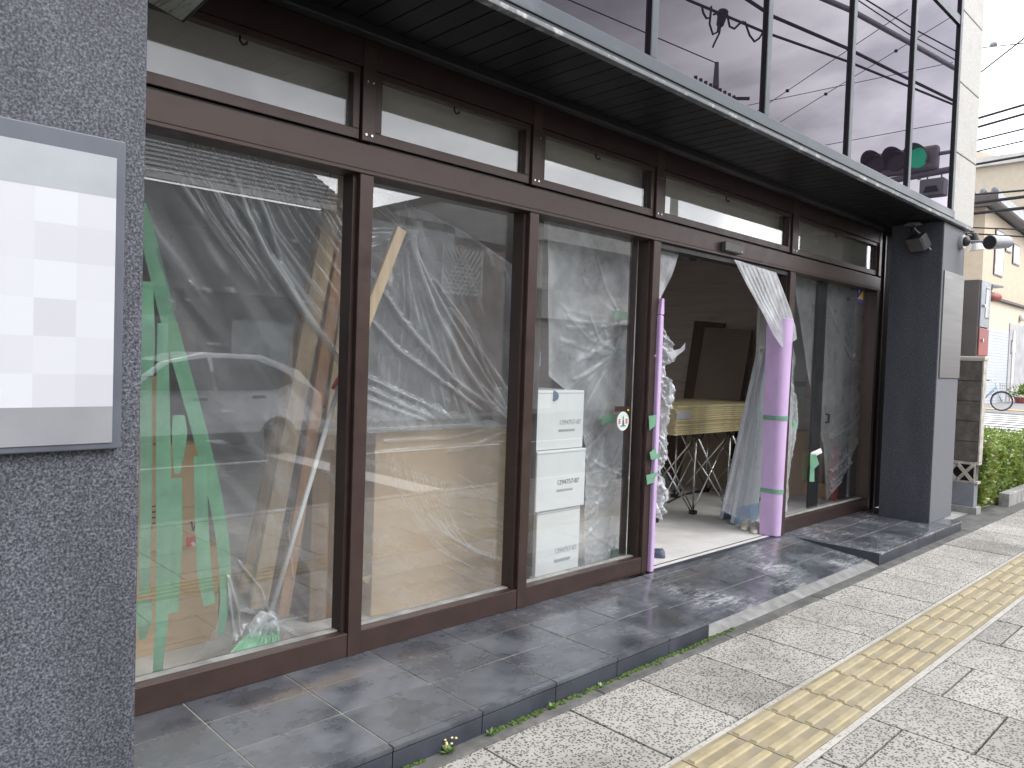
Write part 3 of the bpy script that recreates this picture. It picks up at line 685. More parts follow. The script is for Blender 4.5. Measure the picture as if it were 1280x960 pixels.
g.build('mark','white',ss)

# ------------------------------------------------------------------ plastic sheeting
def poly_sample(pts, n):
    p = np.array(pts, float); d = np.r_[0, np.cumsum(np.linalg.norm(np.diff(p, axis=0), axis=1))]; t = np.linspace(0, d[-1], n)
    return np.c_[np.interp(t, d, p[:,0]), np.interp(t, d, p[:,1])]
def segdist(P, a, b):
    ab = b-a; t = np.clip(((P-a)@ab)/max(1e-9, ab@ab), 0, 1); q = a+t[...,None]*ab
    return np.linalg.norm(P-q, axis=-1), t
def film(name, mat, left, right, Y, folds, nu, nv, parent=None, waves=.012, wscale=3.0, seed=0, lean=0.0, crisp=.5, edge=0.0, streak=None):
    """sheet hung at depth Y between two measured edges; folds = (points, height, width, thickness)"""
    Lx = np.array([(PY(x,y,Y).x, PY(x,y,Y).z) for x,y in left]); Rx = np.array([(PY(x,y,Y).x, PY(x,y,Y).z) for x,y in right])
    Lp = poly_sample(Lx, nv); Rp = poly_sample(Rx, nv); u = np.linspace(0,1,nu)
    P = Lp[:,None,:]*(1-u)[None,:,None] + Rp[:,None,:]*u[None,:,None]
    D = np.zeros(P.shape[:2]); F = np.zeros(P.shape[:2])
    for f in folds:
        q = np.array([(PY(x,y,Y).x, PY(x,y,Y).z) for x,y in f[0]])
        best = np.full(P.shape[:2], 9.0)
        for a, b in zip(q[:-1], q[1:]):
            d, t = segdist(P, a, b); best = np.minimum(best, d)
        g = np.exp(-(best/f[2])**2); end = np.ones_like(g)
        D += f[1]*g; F += f[3]*np.exp(-(best/(f[2]*.6))**2)
    N1 = np.zeros(P.shape[:2]); N2 = np.zeros(P.shape[:2])
    for j in range(nv):
        for i in range(nu):
            x, z = P[j,i]
            N1[j,i] = mnoise.noise(Vector((x*wscale+seed*7.1, seed, z*wscale)))
            if streak:
                ca, sa = streak[0]; uu = x*ca+z*sa; vv = -x*sa+z*ca
                N2[j,i] = mnoise.noise(Vector((uu*streak[1]+seed*3, vv*1.6, seed*2.2)))
            else:
                N2[j,i] = mnoise.noise(Vector((x*wscale*5+seed, seed*3.3, z*wscale*5)))
    D += waves*N1 + waves*crisp*N2
    F += np.clip((np.abs(N2)-.20)*1.5, 0, .6)*crisp
    if edge:
        e = np.minimum(u, 1-u)[None,:]*np.ones((nv,1)); F += edge*np.exp(-(e/.03)**2)
    zt = P[...,1].max()
    ys = Y - D - lean*(zt-P[...,1])
    vs = [(P[j,i,0], ys[j,i], P[j,i,1]) for j in range(nv) for i in range(nu)]
    fs = [(j*nu+i, j*nu+i+1, (j+1)*nu+i+1, (j+1)*nu+i) for j in range(nv-1) for i in range(nu-1)]
    return MB().add(vs, fs).build(name, mat, parent, smooth=True, attr=np.clip(F,0,1).ravel())
R_ = random.uniform
# bay 1: sheet with its green taped edge
fo = [([(268,168),(330,320),(432,470)],.035,.022,.9),([(300,175),(352,330),(400,400)],.02,.016,.45),([(345,330),(400,420),(430,468)],.02,.012,.6),
      ([(320,300),(380,400),(428,462)],.02,.014,.4),([(182,212),(300,232),(430,262)],.006,.02,.30),([(360,660),(365,720)],.015,.008,.5),
      ([(300,705),(325,735),(338,775)],.02,.008,.75),([(338,778),(360,775),(400,768)],.02,.007,.6),([(338,778),(365,790),(380,805)],.02,.007,.6),([(330,770),(300,762)],.02,.01,.6),([(330,776),(305,785),(290,800)],.02,.012,.6),
      ([(272,690),(285,740),(292,800)],.02,.012,.6),([(285,720),(296,760),(300,805)],.02,.01,.6)]
for k in range(40):
    x = 184+k*6.3; y = 160+(x-182)*.232; ln = R_(30,200); fo.append(([(x,y),(x+ln*.30,y+ln*.55),(x+ln*.62,y+ln)],R_(.004,.014),R_(.006,.014),R_(.15,.55)*(1 if k < 28 else .5)))
for k in range(22):
    x = R_(205,400); y = R_(290,720); ln = R_(12,50); fo.append(([(x,y),(x+ln,y+R_(-3,3))],R_(.002,.006),.0035,R_(.3,.7)))
f1 = film('plastic_sheet','film_soft',[(120,140),(140,235),(186,310),(212,405),(241,515),(268,610),(281,690),(284,750),(262,800),(228,838)],
     [(436,208),(436,400),(434,600),(430,806)],.26,fo,150,210,None,.016,2.5,1,streak=((.80,.6),14),edge=.3)
tag(f1,'tall clear plastic sheet with green taped edge behind the nearest pane','plastic sheet')
# tape strips ------------------------------------------------------------
def tape(pts, wd, Y, label, mat='tape', parent=None, name='tape_strip', curl=0.01):
    c = [PY(x,y,Y) for x,y in pts]; n = 14; cc = []
    d = np.r_[0,np.cumsum([ (c[i+1]-c[i]).length for i in range(len(c)-1)])]; t = np.linspace(0,d[-1],n)
    X = np.interp(t,d,[p.x for p in c]); Z = np.interp(t,d,[p.z for p in c]); W = .80*np.interp(t,d,wd if isinstance(wd,(list,tuple)) else [wd]*len(c))
    vs = []; fs = []
    for i in range(n):
        a, b_ = max(i-1,0), min(i+1,n-1); tx, tz = X[b_]-X[a], Z[b_]-Z[a]; l = math.hypot(tx,tz); nx, nz = -tz/l, tx/l
        for k, s_ in enumerate((-.5,0,.5)):
            y = Y-curl*sin(i*.5+X[0]*9)*.5-(.0008 if k == 1 else 0)
            vs.append((X[i]+nx*s_*W[i],y,Z[i]+nz*s_*W[i]))
    for i in range(n-1):
        for k in range(2): fs.append((i*3+k,i*3+k+1,(i+1)*3+k+1,(i+1)*3+k))
    o = MB().add(vs,fs).build(name,mat,parent)
    sol = o.modifiers.new('thick','SOLIDIFY'); sol.thickness = .0006
    if label: tag(o,label,'tape','green tape strips hanging behind the nearest pane')
    return o
tape([(174,255),(192,320),(212,405),(240,505),(266,605),(279,680),(283,745),(276,792)],[.075,.085,.085,.085,.08,.075,.07,.04],.255,None,'tape',f1,'edge_tape')
tape([(184,352),(185,420),(184,470)],.066,.18,'dark green tape strip highest beside the near pillar')
tape([(183,440),(183,560),(181,700),(181,744)],[.062,.062,.06,.055],.185,'long pale green tape strip touching the near pillar','tape_thin')
tape([(204,404),(204,560),(204,700),(203,770),(197,848)],[.055,.078,.075,.07,.05],.175,'longest green tape strip reaching down to the sill, second from the pillar')
tape([(224,519),(224,540),(223,570),(222,592)],[.062,.085,.06,.03],.18,'short tapered green tape strip with a white torn top')
tape([(221,598),(220,680),(217,766)],[.06,.062,.06],.18,'green tape strip over the red printed carton, below the tapered one')
tape([(250,570),(251,640),(256,715),(262,756)],[.07,.075,.08,.07],.18,'green tape strip with curled foot, farthest from the pillar')
tape([(180,750),(180,775),(178,800)],[.09,.08,.03],.19,'stubby curled green tape end low beside the near pillar','tape_thin')

# cartons in bay 1
def carton(name, label, px, Y, depth, zb=None, mat='card', group=None, skew=0):
    (x0,y0),(x1,y1) = px; a = PY(x0,y0,Y); b_ = PY(x1,y1,Y); zb_ = b_.z if zb is None else zb
    t = thing(name,label,'box',((a.x+b_.x)/2,Y,zb_),skew,group)
    B(a.x,b_.x,Y,Y+depth,zb_,a.z).build('body',mat,t,bevel=.004)
    MB().box(a.x,b_.x,Y-.001,Y+depth+.001,(a.z+.0002),a.z+.003).build('flap','card_side' if mat == 'card' else mat,t)
    return t, a.x, b_.x, zb_, a.z
t,xa,xb,za_,zb2 = carton('cardboard_box','large plain brown carton on the floor behind the green tape strips',((110,705),(272,812)),.62,.5,zb=.0)
B(xa,xb,.6185,.6195,(za_+zb2)*.5,(za_+zb2)*.5+.006).build('seam','card_side',t)
t,xa,xb,za_,zb2 = carton('cardboard_box','brown carton with red label stacked on the plain carton',((150,560),(247,700)),.66,.42,zb=zb2+.004)
L0 = PY(234,672,.655); L1 = PY(245,704,.655)
B(L0.x,L1.x,.655,.6595,L1.z,L0.z).build('red_label','red',t)
g = MB(); lw_ = L1.x-L0.x; lh = L0.z-L1.z
for zz in (.12,.3): g.box(L0.x+lw_*.2,L0.x+lw_*.9,.653,.6548,L1.z+lh*zz,L1.z+lh*(zz+.10))
g.beam((L0.x+lw_*.35,.654,L1.z+lh*.62),(L0.x+lw_*.8,.654,L1.z+lh*.5),.02,.002); g.beam((L0.x+lw_*.5,.654,L1.z+lh*.8),(L0.x+lw_*.85,.654,L1.z+lh*.66),.016,.002)
g.build('label_marks','white',t)
g = MB(); wz = L0.z+.05
for a_,b_ in [((-.03,.03),(-.02,-.02)),((-.02,-.02),(-.008,.015)),((-.008,.015),(.004,-.02)),((.004,-.02),(.016,.03))]: g.beam((L0.x+.05+a_[0],.657,wz+a_[1]),(L0.x+.05+b_[0],.657,wz+b_[1]),.008,.002)
k = PY(192,640,.655)
for i in range(4): g.box(k.x-.012+.004*(i%2),k.x+.010,.656,.6595,k.z-.06+i*.028,k.z-.053+i*.028)
g.box(k.x-.012,k.x-.006,.656,.6595,k.z-.09,k.z-.065); g.build('print','print',t)
B(xa+.0,xb,.658,.6598,za_+.20,za_+.206).build('seam','card_side',t)
carton('cardboard_box','small upper carton half hidden behind tape near the pillar',((140,470),(205,556)),.70,.36,zb=zb2+.007)

# planks leaning in bay 1
def plank(label, p0, p1, w_, d_, mat, Y0, Y1, name='plank', group='planks leaning behind the nearest pane'):
    a = PY(p0[0],p0[1],Y0); b_ = PY(p1[0],p1[1],Y1)
    o = MB().beam(a,b_,w_,d_).build(name,mat,bevel=.003); return tag(o,label,'plank',group)
plank('broad pale plank leaning highest against the bronze mullion',(424,214),(322,760),.10,.03,'wood_pale',.40,.62)
plank('orange tinted plank leaning right beside the broad pale plank',(428,300),(352,770),.07,.04,'wood2',.42,.66)
plank('short pale plank between the orange plank and the mullion',(436,360),(380,770),.08,.03,'wood_pale',.44,.70)
plank('thin pine batten leaning left of the broad pale plank',(405,270),(303,740),.05,.03,'wood',.55,.75)
# broom
br_ = thing('broom','white handled broom with green bristles wrapped in plastic','broom',tuple(PY(325,812,.2)))
a = PY(427,472,.19); b_ = PY(338,768,.20)
MB().tube([a,b_],.0125,12).build('handle','white',br_,smooth=True)
MB().tube([PY(416,486,.185),PY(421,476,.182),PY(427,468,.18)],.010,10).build('grip','pink_red',br_,smooth=True)
h = MB(); c0 = PY(333,775,.20)
h.prism([PY(x,y,.175) for x,y in [(333,766),(345,772),(347,790),(318,800),(314,790),(324,775)]],(0,.06,0)); h.build('head','white',br_,bevel=.01)
h = MB()
for i in range(420):
    a_ = random.random(); t0 = PY(313+34*a_+R_(-1,1),790-6*a_,.155+R_(0,.05)); t1 = PY(288+60*a_+R_(-5,4),824-14*a_+R_(-4,3),.125+R_(0,.09))
    t1.z = max(t1.z,.03)
    h.tube([t0,(t0+t1)/2+Vector((0,0,.004)),t1],.0022,4,False)
h.build('bristles','bristle',br_)
fo = [([(333,766),(x,y)],.02,.008,.6) for x,y in [(312,795),(320,800),(330,802),(340,800),(348,792)]]
film('wrap','film_milky',[(330,764),(318,775),(312,788),(309,797)],[(342,764),(348,776),(350,786),(348,792)],.15,fo,26,30,br_,.02,12,5)

# bay 2: stick, big carton, sheeting
o = MB().beam(PY(501,286,.20),PY(432,466,.27),.062,.03).build('timber_stick','wood_pale',bevel=.003); tag(o,'pale timber stick leaning behind plastic in the second pane','plank')
bc = thing('large_carton','very large plain cardboard carton filling the lower second pane','box',(2.8,.42,0))
tl = PY(470,541,.42); tr = PY(662,528,.42)
B(tl.x,tr.x,.42,1.2,.0,tl.z).build('body','card',bc,bevel=.006); B(tl.x-.001,tr.x,.4185,.4195,tl.z-.004,tl.z+.002).build('top_edge','card_side',bc)
B(2.14,tl.x-.01,.55,1.15,.0,tl.z-.03).build('shaded_side','board_br',bc,bevel=.004)  # left side of the carton, its shade put into the dark brown colour
q = PY(458,727,.40); MB().prism([PY(452,722,.41),PY(464,718,.41),PY(460,730,.41),PY(456,728,.41)],(0,.003,0)).build('torn_corner','card_side',bc)
fo = []
def bez(a,c,b_,n=7): return [((1-t)**2*a[0]+2*t*(1-t)*c[0]+t*t*b_[0],(1-t)**2*a[1]+2*t*(1-t)*c[1]+t*t*b_[1]) for t in np.linspace(0,1,n)]
for k in range(13):
    sx_, sy_ = 482+k*6+R_(-3,3), 566+k*3; fo.append((bez((sx_,sy_),(sx_+18,sy_+95+k*2),(min(650,sx_+95+k*7),sy_+150-k*5+R_(-8,8))),R_(.003,.008),.006,R_(.2,.5)))
for k in range(9):
    sx_, sy_ = R_(540,590), 590+k*16; fo.append((bez((sx_,sy_),(sx_+30,sy_+24),(650,sy_+28+R_(0,10))),R_(.003,.007),.005,R_(.25,.55)))
fo += [([(468,566),(560,558),(645,552)],.01,.008,.5),([(448,575),(500,588),(545,605)],.004,.05,.25),([(640,532),(560,548),(480,552)],.01,.01,.35),([(640,535),(590,560),(560,565)],.01,.01,.35)]
f2 = film('plastic_sheet','film',[(444,536),(442,640),(440,772)],[(664,526),(660,640),(655,745)],.34,fo,130,120,None,.014,3.5,2,streak=((.3,.95),7),crisp=.35)
tag(f2,'clear wrinkled plastic sheet over the front of the very large carton','plastic sheet')
fo = [([(503,290),(540,390),(575,450),(610,505)],.04,.018,.8),([(503,290),(560,400),(625,500)],.03,.012,.7),([(540,350),(590,420),(640,500)],.03,.010,.6),([(560,385),(600,440),(636,520)],.02,.009,.8),
      ([(452,330),(500,400),(560,470),(640,528)],.035,.015,.7),([(452,392),(500,440),(600,512)],.03,.012,.7),([(450,468),(520,500),(560,520)],.025,.01,.7),([(450,482),(500,505),(540,522)],.025,.01,.6),([(450,495),(500,515),(530,525)],.02,.01,.6),
      ([(455,292),(503,290)],.015,.012,.5),([(454,300),(500,292)],.015,.01,.4),([(455,312),(500,296)],.015,.01,.4),([(458,240),(505,288)],.02,.012,.5),([(460,255),(503,290)],.015,.01,.4),([(620,470),(650,525)],.02,.01,.6),([(600,480),(650,535)],.02,.012,.6)]
for k in range(16):
    a_ = k/15; fo.append(([(503+R_(-3,3),292),(503+(-40+170*a_)*.5+R_(-6,6),292+110+R_(-10,10)),(503+(-40+170*a_)+R_(-10,10),292+225)],R_(.004,.014),R_(.005,.010),R_(.05,.3)))
f3 = film('plastic_sheet','film',[(440,228),(440,380),(440,538)],[(470,236),(520,258),(585,292),(640,330),(664,380),(664,532)],.30,fo,130,130,None,.02,2.6,3,streak=((.85,.5),12),crisp=.5,edge=.35)
tag(f3,'clear plastic sheet tented over the leaning timber stick in the second pane','plastic sheet')
# rumpled white plastic on top of the carton
def heap(name, mat, x0, x1, y0, y1, z, h, nx, ny, seed, label):
    vs = []; fs = []; F = []
    for j in range(ny):
        for i in range(nx):
            u, v = i/(nx-1), j/(ny-1); x = x0+(x1-x0)*u; y = y0+(y1-y0)*v
            e = sin(pi*min(1,max(0,v)))**.5*sin(pi*u)**.35; n_ = mnoise.noise(Vector((x*3.5,y*5,seed)))*.5+abs(mnoise.noise(Vector((x*11,y*11,seed+3))))*.8
            vs.append((x,y,z+h*e*max(0,.35+n_))); F.append(min(1,max(0,.2+n_*.8)))
    fs = [(j*nx+i,j*nx+i+1,(j+1)*nx+i+1,(j+1)*nx+i) for j in range(ny-1) for i in range(nx-1)]
    return tag(MB().add(vs,fs).build(name,mat,None,True,attr=F),label,'plastic sheet')
heap('crumpled_plastic','film_milky',2.13,3.42,.36,1.1,tl.z+.006,.17,90,50,4.2,'crumpled milky plastic lying on top of the very large carton')
tg = tag(MB().tube([PY(596,527,.45),PY(606,526,.45)],.012,10).build('tool_handle','rubber'),'short black handle lying in the crumpled plastic on the carton','tool')
pk = thing('white_packet','small white packet at the right end of the carton top','packet',tuple(PY(636,526,.44)))
MB().obox(PY(634,517,.44),((1,.1,0),(0,1,0),(0,0,1)),(.05,.05,.038)).build('body','card_w',pk,bevel=.008); MB().obox(PY(634,517,.385),((1,.1,0),(0,1,0),(0,0,1)),(.05,.002,.008)).build('flap','print_grey',pk)

# bay 3: white cartons, sheet
def text(body, size, loc, parent, mat='print', name='printed_text'):
    cu = bpy.data.curves.new(name,'FONT'); cu.body = body; cu.size = size; cu.extrude = .0004
    o = bpy.data.objects.new(name,cu); COL.objects.link(o); cu.materials.append(M[mat]); o.parent = parent
    bpy.context.view_layer.update(); me = bpy.data.meshes.new_from_object(o.evaluated_get(bpy.context.evaluated_depsgraph_get())); bpy.data.objects.remove(o)
    o = bpy.data.objects.new(name, me); COL.objects.link(o); o.parent = parent
    if not me.materials: me.materials.append(M[mat])
    o.matrix_local = wm(parent).inverted() @ (Matrix.Translation(Vector(loc)) @ Matrix.Rotation(pi/2,4,'X')); return o
zb = None; prev = None
specs = [(((672,632),(723,702)),'bottom white carton of the stack behind the sticker pane, narrower than the one above',False,'print_grey'),
         (((672,560),(730,634)),'middle white carton of the stack with the boldest dark print','x','print'),
         (((672,488),(728,562)),'top white carton of the stack with a blue spot at its corner','b','print_grey')]
zbase = 0.0
for i,(px_,lab,fl_,pmat) in enumerate(specs):
    Yc = .19-.02*(i == 1)
    a_ = PY(px_[0][0],px_[0][1],Yc); b_ = PY(px_[1][0],px_[1][1],Yc); ztop = PY(px_[1][0],px_[0][1],Yc).z
    t = thing('white_carton',lab,'box',((a_.x+b_.x)/2,Yc,zbase),0,'white cartons stacked behind the sticker pane')
    B(a_.x,b_.x,Yc,Yc+.42,zbase+.003,ztop).build('body','card_w',t,bevel=.006)
    B(a_.x+.002,b_.x-.002,Yc-.0015,Yc,ztop-.02,ztop-.016).build('lid_seam','print_grey',t)
    xt = PY(696,600,Yc).x
    text('1294757-87',.046,(xt,Yc-.002,zbase+(ztop-zbase)*.42),t,pmat)
    B(xt,xt+.16,Yc-.002,Yc-.0005,zbase+(ztop-zbase)*.30,zbase+(ztop-zbase)*.34).build('print_line','print_grey',t)
    if fl_ == 'b': MB().tube([PY(692,495,Yc-.001),PY(692,495,Yc-.003)],.035,16).build('blue_spot','blue_pl',t)
    zbase = ztop+.001
an = [(776,396),(770,440),(786,405),(788,600),(775,690)]
fo = []
for k in range(46):
    ax_, ay_ = random.choice(an[:3]) if k < 30 else random.choice(an[3:]); th = R_(1.7,4.3) if k < 30 else R_(2.6,4.5); ln = R_(25,110)
    x1 = max(700,min(800,ax_+cos(th)*ln)); y1 = ay_+abs(sin(th))*ln*random.choice((-1,1,1)); fo.append(([(ax_,ay_),((ax_+x1)/2+R_(-5,5),(ay_+y1)/2+R_(0,8)),(x1,y1)],R_(.003,.010),R_(.006,.013),R_(.12,.42)))
for k in range(20):
    x = R_(735,790); y = R_(500,680); fo.append(([(x,y),(x-R_(8,25),y+R_(15,35)),(x-R_(30,60),y+R_(45,70))],R_(.005,.014),R_(.005,.010),R_(.25,.65)))
f4 = film('plastic_sheet','film_haze',[(684,262),(686,470),(722,500),(732,560),(730,712)],[(800,293),(800,420),(798,560),(796,690)],.27,fo,120,190,None,.012,2.6,6,streak=((.75,.65),9),crisp=.4,edge=.2)
tag(f4,'gathered clear plastic sheet beside the white cartons in the third pane','plastic sheet')
def patch(px, Y, label, seed, mat='tape', parent=None):
    c = [PY(x,y,Y+R_(-.006,.006)) for x,y in px]
    o = MB().add(c+[p+Vector((0,.0015,0)) for p in c],[tuple(range(len(c))),tuple(range(2*len(c)-1,len(c)-1,-1))]+[(i,(i+1)%len(c),(i+1)%len(c)+len(c),i+len(c)) for i in range(len(c))]).build('tape_patch',mat,parent)
    if parent is None: tag(o,label,'tape','green tape patches on the third pane sheet')
    return o
patch([(768,388),(787,390),(786,401),(768,399)],.225,'larger oblong green tape patch, highest on the gathered sheet',1)
patch([(786,392),(791,398),(791,415),(785,418)],.225,'narrow dark green tape patch beside the highest patch',1)
patch([(771,434),(778,438),(776,448),(770,446)],.225,'small crumpled green tape knot below the oblong patch',1)
patch([(752,520),(769,517),(770,528),(752,531)],.235,'faint green tape patch left of the round sticker',1,'tape_thin')
patch([(764,688),(783,683),(783,697),(761,706)],.225,'large green tape patch at the foot of the gathered sheet',1)

# ------------------------------------------------------------------ doorway
fl1 = thing('foam_guard','thin lilac foam guard on the left jamb of the open doorway','foam guard',(4.55,.03,0))
MB().box(4.545,4.590,-.030,.135,0.0,1.86).build('body','foam',fl1,bevel=.012)
MB().prism([(4.545,-.030,1.862),(4.590,-.030,1.862),(4.590,-.026,1.98),(4.562,-.026,1.98)],(0,.10,0)).build('torn_top','foam',fl1,bevel=.006)
fl2 = thing('foam_guard','thick lilac foam tube taped around the right jamb of the doorway','foam guard',(6.47,.01,0))
def dshape(x0,x1,y0,y1,z0,z1,n=14):
    xc, rx = (x0+x1)/2, (x1-x0)/2; pts = [(x1,y1)]+[(xc+rx*cos(a)**1 if abs(cos(a)) < .98 else xc+rx*cos(a), y0+ (y1-y0)*.55*(1-sin(a)**.6)) for a in np.linspace(0,pi,n)]+[(x0,y1)]
    m_ = MB(); m_.prism([(x,y,z0) for x,y in pts],(0,0,z1-z0)); return m_
def tapered(z0,z1,gr=0.0):
    def sec(z):
        k = z/1.95; return (6.412-.035*k-gr, 6.535+.027*k+gr, -.05-.025*k-gr, .12+gr)
    A_, B_ = dshape(*sec(z0),0,1).v, dshape(*sec(z1),0,1).v; n = len(A_)//2
    A_ = [(x,y,z0) for x,y,z in A_[:n]]; B_ = [(x,y,z1) for x,y,z in B_[:n]]
    return MB().add(A_+B_,[tuple(range(n-1,-1,-1)),tuple(range(n,2*n))]+[(i,(i+1)%n,(i+1)%n+n,i+n) for i in range(n)])
tapered(.004,1.95).build('body','foam',fl2,bevel=.006)
for py_,nm in ((524,'upper'),(617,'lower')):
    z_ = PY(970,py_,-.07).z; tapered(z_-.020,z_+.020,.004).build('tape_band','tape',fl2)
zz = PY(985,527,-.075).z
MB().prism([(6.55,-.078,zz+.015),(6.60,-.09,zz),(6.62,-.10,zz-.06),(6.575,-.10,zz-.075),(6.555,-.085,zz-.02)],(0,.003,0)).build('tape_tail','tape',fl2)
# tied back curtains of plastic
fo = [([(826+k*4,306+k*.8),(822+k*1.6,345),(818+k*.6,384)],R_(.002,.004),R_(.010,.016),R_(0,.3)) for k in range(7)]
o = film('plastic_curtain','film_dense',[(818,304),(817,340),(816,392)],[(851,311),(840,345),(823,378)],.10,fo,40,60,None,.006,4,8,crisp=.06)
tag(o,'plastic curtain gathered to the left jamb at the top of the doorway','curtain','plastic curtains of the open doorway')
fo = [([(922+k*6,327+k*1.6),(942+k*5,372+k*1.5),(963+k*3.4,412+k*.6)],R_(.001,.003),R_(.014,.026),R_(0,.22)) for k in range(9)]
o = film('plastic_curtain','film_dense',[(917,324),(933,358),(950,392),(962,418),(972,434)],[(970,341),(977,362),(986,388),(990,408),(991,424)],.0,fo,60,70,None,.006,3,9,lean=.06,crisp=.06)
tag(o,'plastic curtain swept across to the right jamb of the doorway','curtain','plastic curtains of the open doorway')
for zc,tilt in ((PY(975,404,-.09).z,.0),):
    pts = [PY(x,y,yy) for x,y,yy in [(960,415,-.02),(966,420,-.09),(978,412,-.11),(990,408,-.06),(986,402,.0)]]
# ragged sheet stuck along the left foam
fo = []
for k in range(22):
    x = R_(815,840); y = R_(400,640); fo.append(([(x,y),(x+R_(-8,8),y+R_(15,30)),(x+R_(-10,10),y+R_(35,60))],R_(.01,.03),R_(.005,.009),R_(.2,.7)))
fo += [([(824,398),(842,425),(852,440)],.03,.008,.7),([(826,420),(850,438)],.02,.007,.6)]
o = film('ragged_sheet','film_milky',[(820,392),(815,440),(813,500),(809,560),(808,610),(806,640)],[(823,396),(834,418),(845,440),(842,452),(831,456),(830,470),(842,480),(843,496),(832,512),(833,545),(834,570),(824,588),(832,600),(836,616),(828,628),(826,650)],.02,fo,46,130,None,.035,9,10,crisp=.6,edge=.5)
tag(o,'ragged torn plastic strip with green tape bits on the left jamb','plastic sheet')
for i,px_ in enumerate([[(811,520),(823,518),(822,530),(812,538)],[(812,566),(822,558),(826,572),(814,575)],[(808,594),(822,590),(820,602),(809,606)]]):
    patch(px_,-.03,'',1,'tape',o)
MB().add([PY(835,440,.0),PY(850,436,-.03),PY(857,428,-.06),PY(856,437,-.05),PY(840,450,.0)],[(0,1,2,3,4)]).build('torn_flap','film_dense',o,attr=[.5]*5)
# lower sheet on the right jamb (billows either side of the foam)
fo = [([(990+k*1.5,430),(994+k,520),(986+k,620)],.02,.008,.4) for k in range(3)]
o = film('plastic_sheet','film_milky',[(976,430),(974,540),(970,640)],[(990,430),(992,490),(998,525),(988,580),(984,640)],.07,fo,26,70,None,.02,6,12)
tag(o,'narrow plastic sheet billowing out right of the lilac foam tube','plastic sheet')
# wrapped long boards leaning inside the doorway
M['wrapped'] = pm('film_wrapped_panel',(.40,.43,.46),.22,0,.05,3,.05,12,(1,1,.3),col2=(.50,.53,.56),cs=3)
def leanboard(label, bl, br2, tr2, tl2, Yb, Yt, mat, thick=.03, name='leaning_board', group=None, foot=None):
    pts = [PY(bl[0],bl[1],Yb),PY(br2[0],br2[1],Yb),PY(tr2[0],tr2[1],Yt),PY(tl2[0],tl2[1],Yt)]
    for p in pts[:2]: p.z = max(p.z,.004)
    t = thing(name,label,'board',tuple((pts[0]+pts[1])/2),0,group); n_ = (pts[1]-pts[0]).cross(pts[3]-pts[0]).normalized()
    if n_.y < 0: n_ = -n_
    MB().prism(pts,n_*thick).build('panel',mat,t,bevel=.004)
    if foot:
        k = foot; q = [pts[0],pts[1],pts[1]+(pts[2]-pts[1])*k,pts[0]+(pts[3]-pts[0])*k]; q = [p-n_*.002 for p in q]; MB().prism(q,n_*.002).build('blue_foot','blue_pl',t)
    return t
leanboard('plastic wrapped grey panel leaning inside the doorway, set further back',(903,650),(916,653),(958,452),(950,440),.66,.42,'wrapped',.04,'wrapped_panel','wrapped panels leaning inside the doorway',.09)
leanboard('plastic wrapped grey panel leaning inside the doorway, nearest the foam tube',(917,655),(946,662),(970,440),(960,436),.46,.28,'wrapped',.04,'wrapped_panel','wrapped panels leaning inside the doorway',.10)
fo = [([(950+k*3,440),(930+k*5,560),(912+k*8,652)],.006,.009,.25) for k in range(5)]
o = film('plastic_sheet','film',[(952,432),(935,520),(912,640)],[(968,432),(963,540),(955,662)],.22,fo,36,80,None,.008,2,14,lean=-.05,crisp=.04)
tag(o,'loose plastic sheet draped over the leaning wrapped panels','plastic sheet')
# shoes
def shoe(px, py, ang, label, mat='shoe', L_=.27):
    p = PZ(px,py,0); t = thing('shoe',label,'shoe',tuple(p),ang,'shoes by the doorway'); vs = []; fs = []; n = 18; m_ = 12
    for i in range(n):
        u = i/(n-1); x = (u-.5)*L_; wd = (.034+.016*sin(pi*min(1,u*1.15)))*(max(.05,1-(2*u-1)**8))**.5; hh = (.075-.03*u+ .012*sin(u*6))*(max(.1,1-(2*u-1)**10))**.5
        for k in range(m_):
            a = 2*pi*k/m_; y = wd*cos(a); z = hh*(.5+.5*sin(a)); 
            if .12 < u < .58 and sin(a) > .55: z = hh*.42
            vs.append(wm(t) @ Vector((x,y,max(0.003,z))))
    for i in range(n-1):
        for k in range(m_): fs.append((i*m_+k,i*m_+(k+1)%m_,(i+1)*m_+(k+1)%m_,(i+1)*m_+k))
    fs += [tuple(range(m_-1,-1,-1)),tuple((n-1)*m_+k for k in range(m_))]
    MB().add(vs,fs).build('upper',mat,t,smooth=True)
    s_ = MB(); s_.prism([wm(t) @ Vector((L_*.5*cos(a),.047*sin(a),.002)) for a in np.linspace(0,2*pi,20)[:-1]],(0,0,.014)); s_.build('sole',mat,t)
    return t
shoe(932,660,radians(200),'cream slip-on shoe by the foam tube, farther from the street')
shoe(944,664,radians(205),'cream slip-on shoe touching the foam tube, nearer the street')
shoe(812,694,radians(95),'slate blue shoe beside the left foam guard',mat='slate')

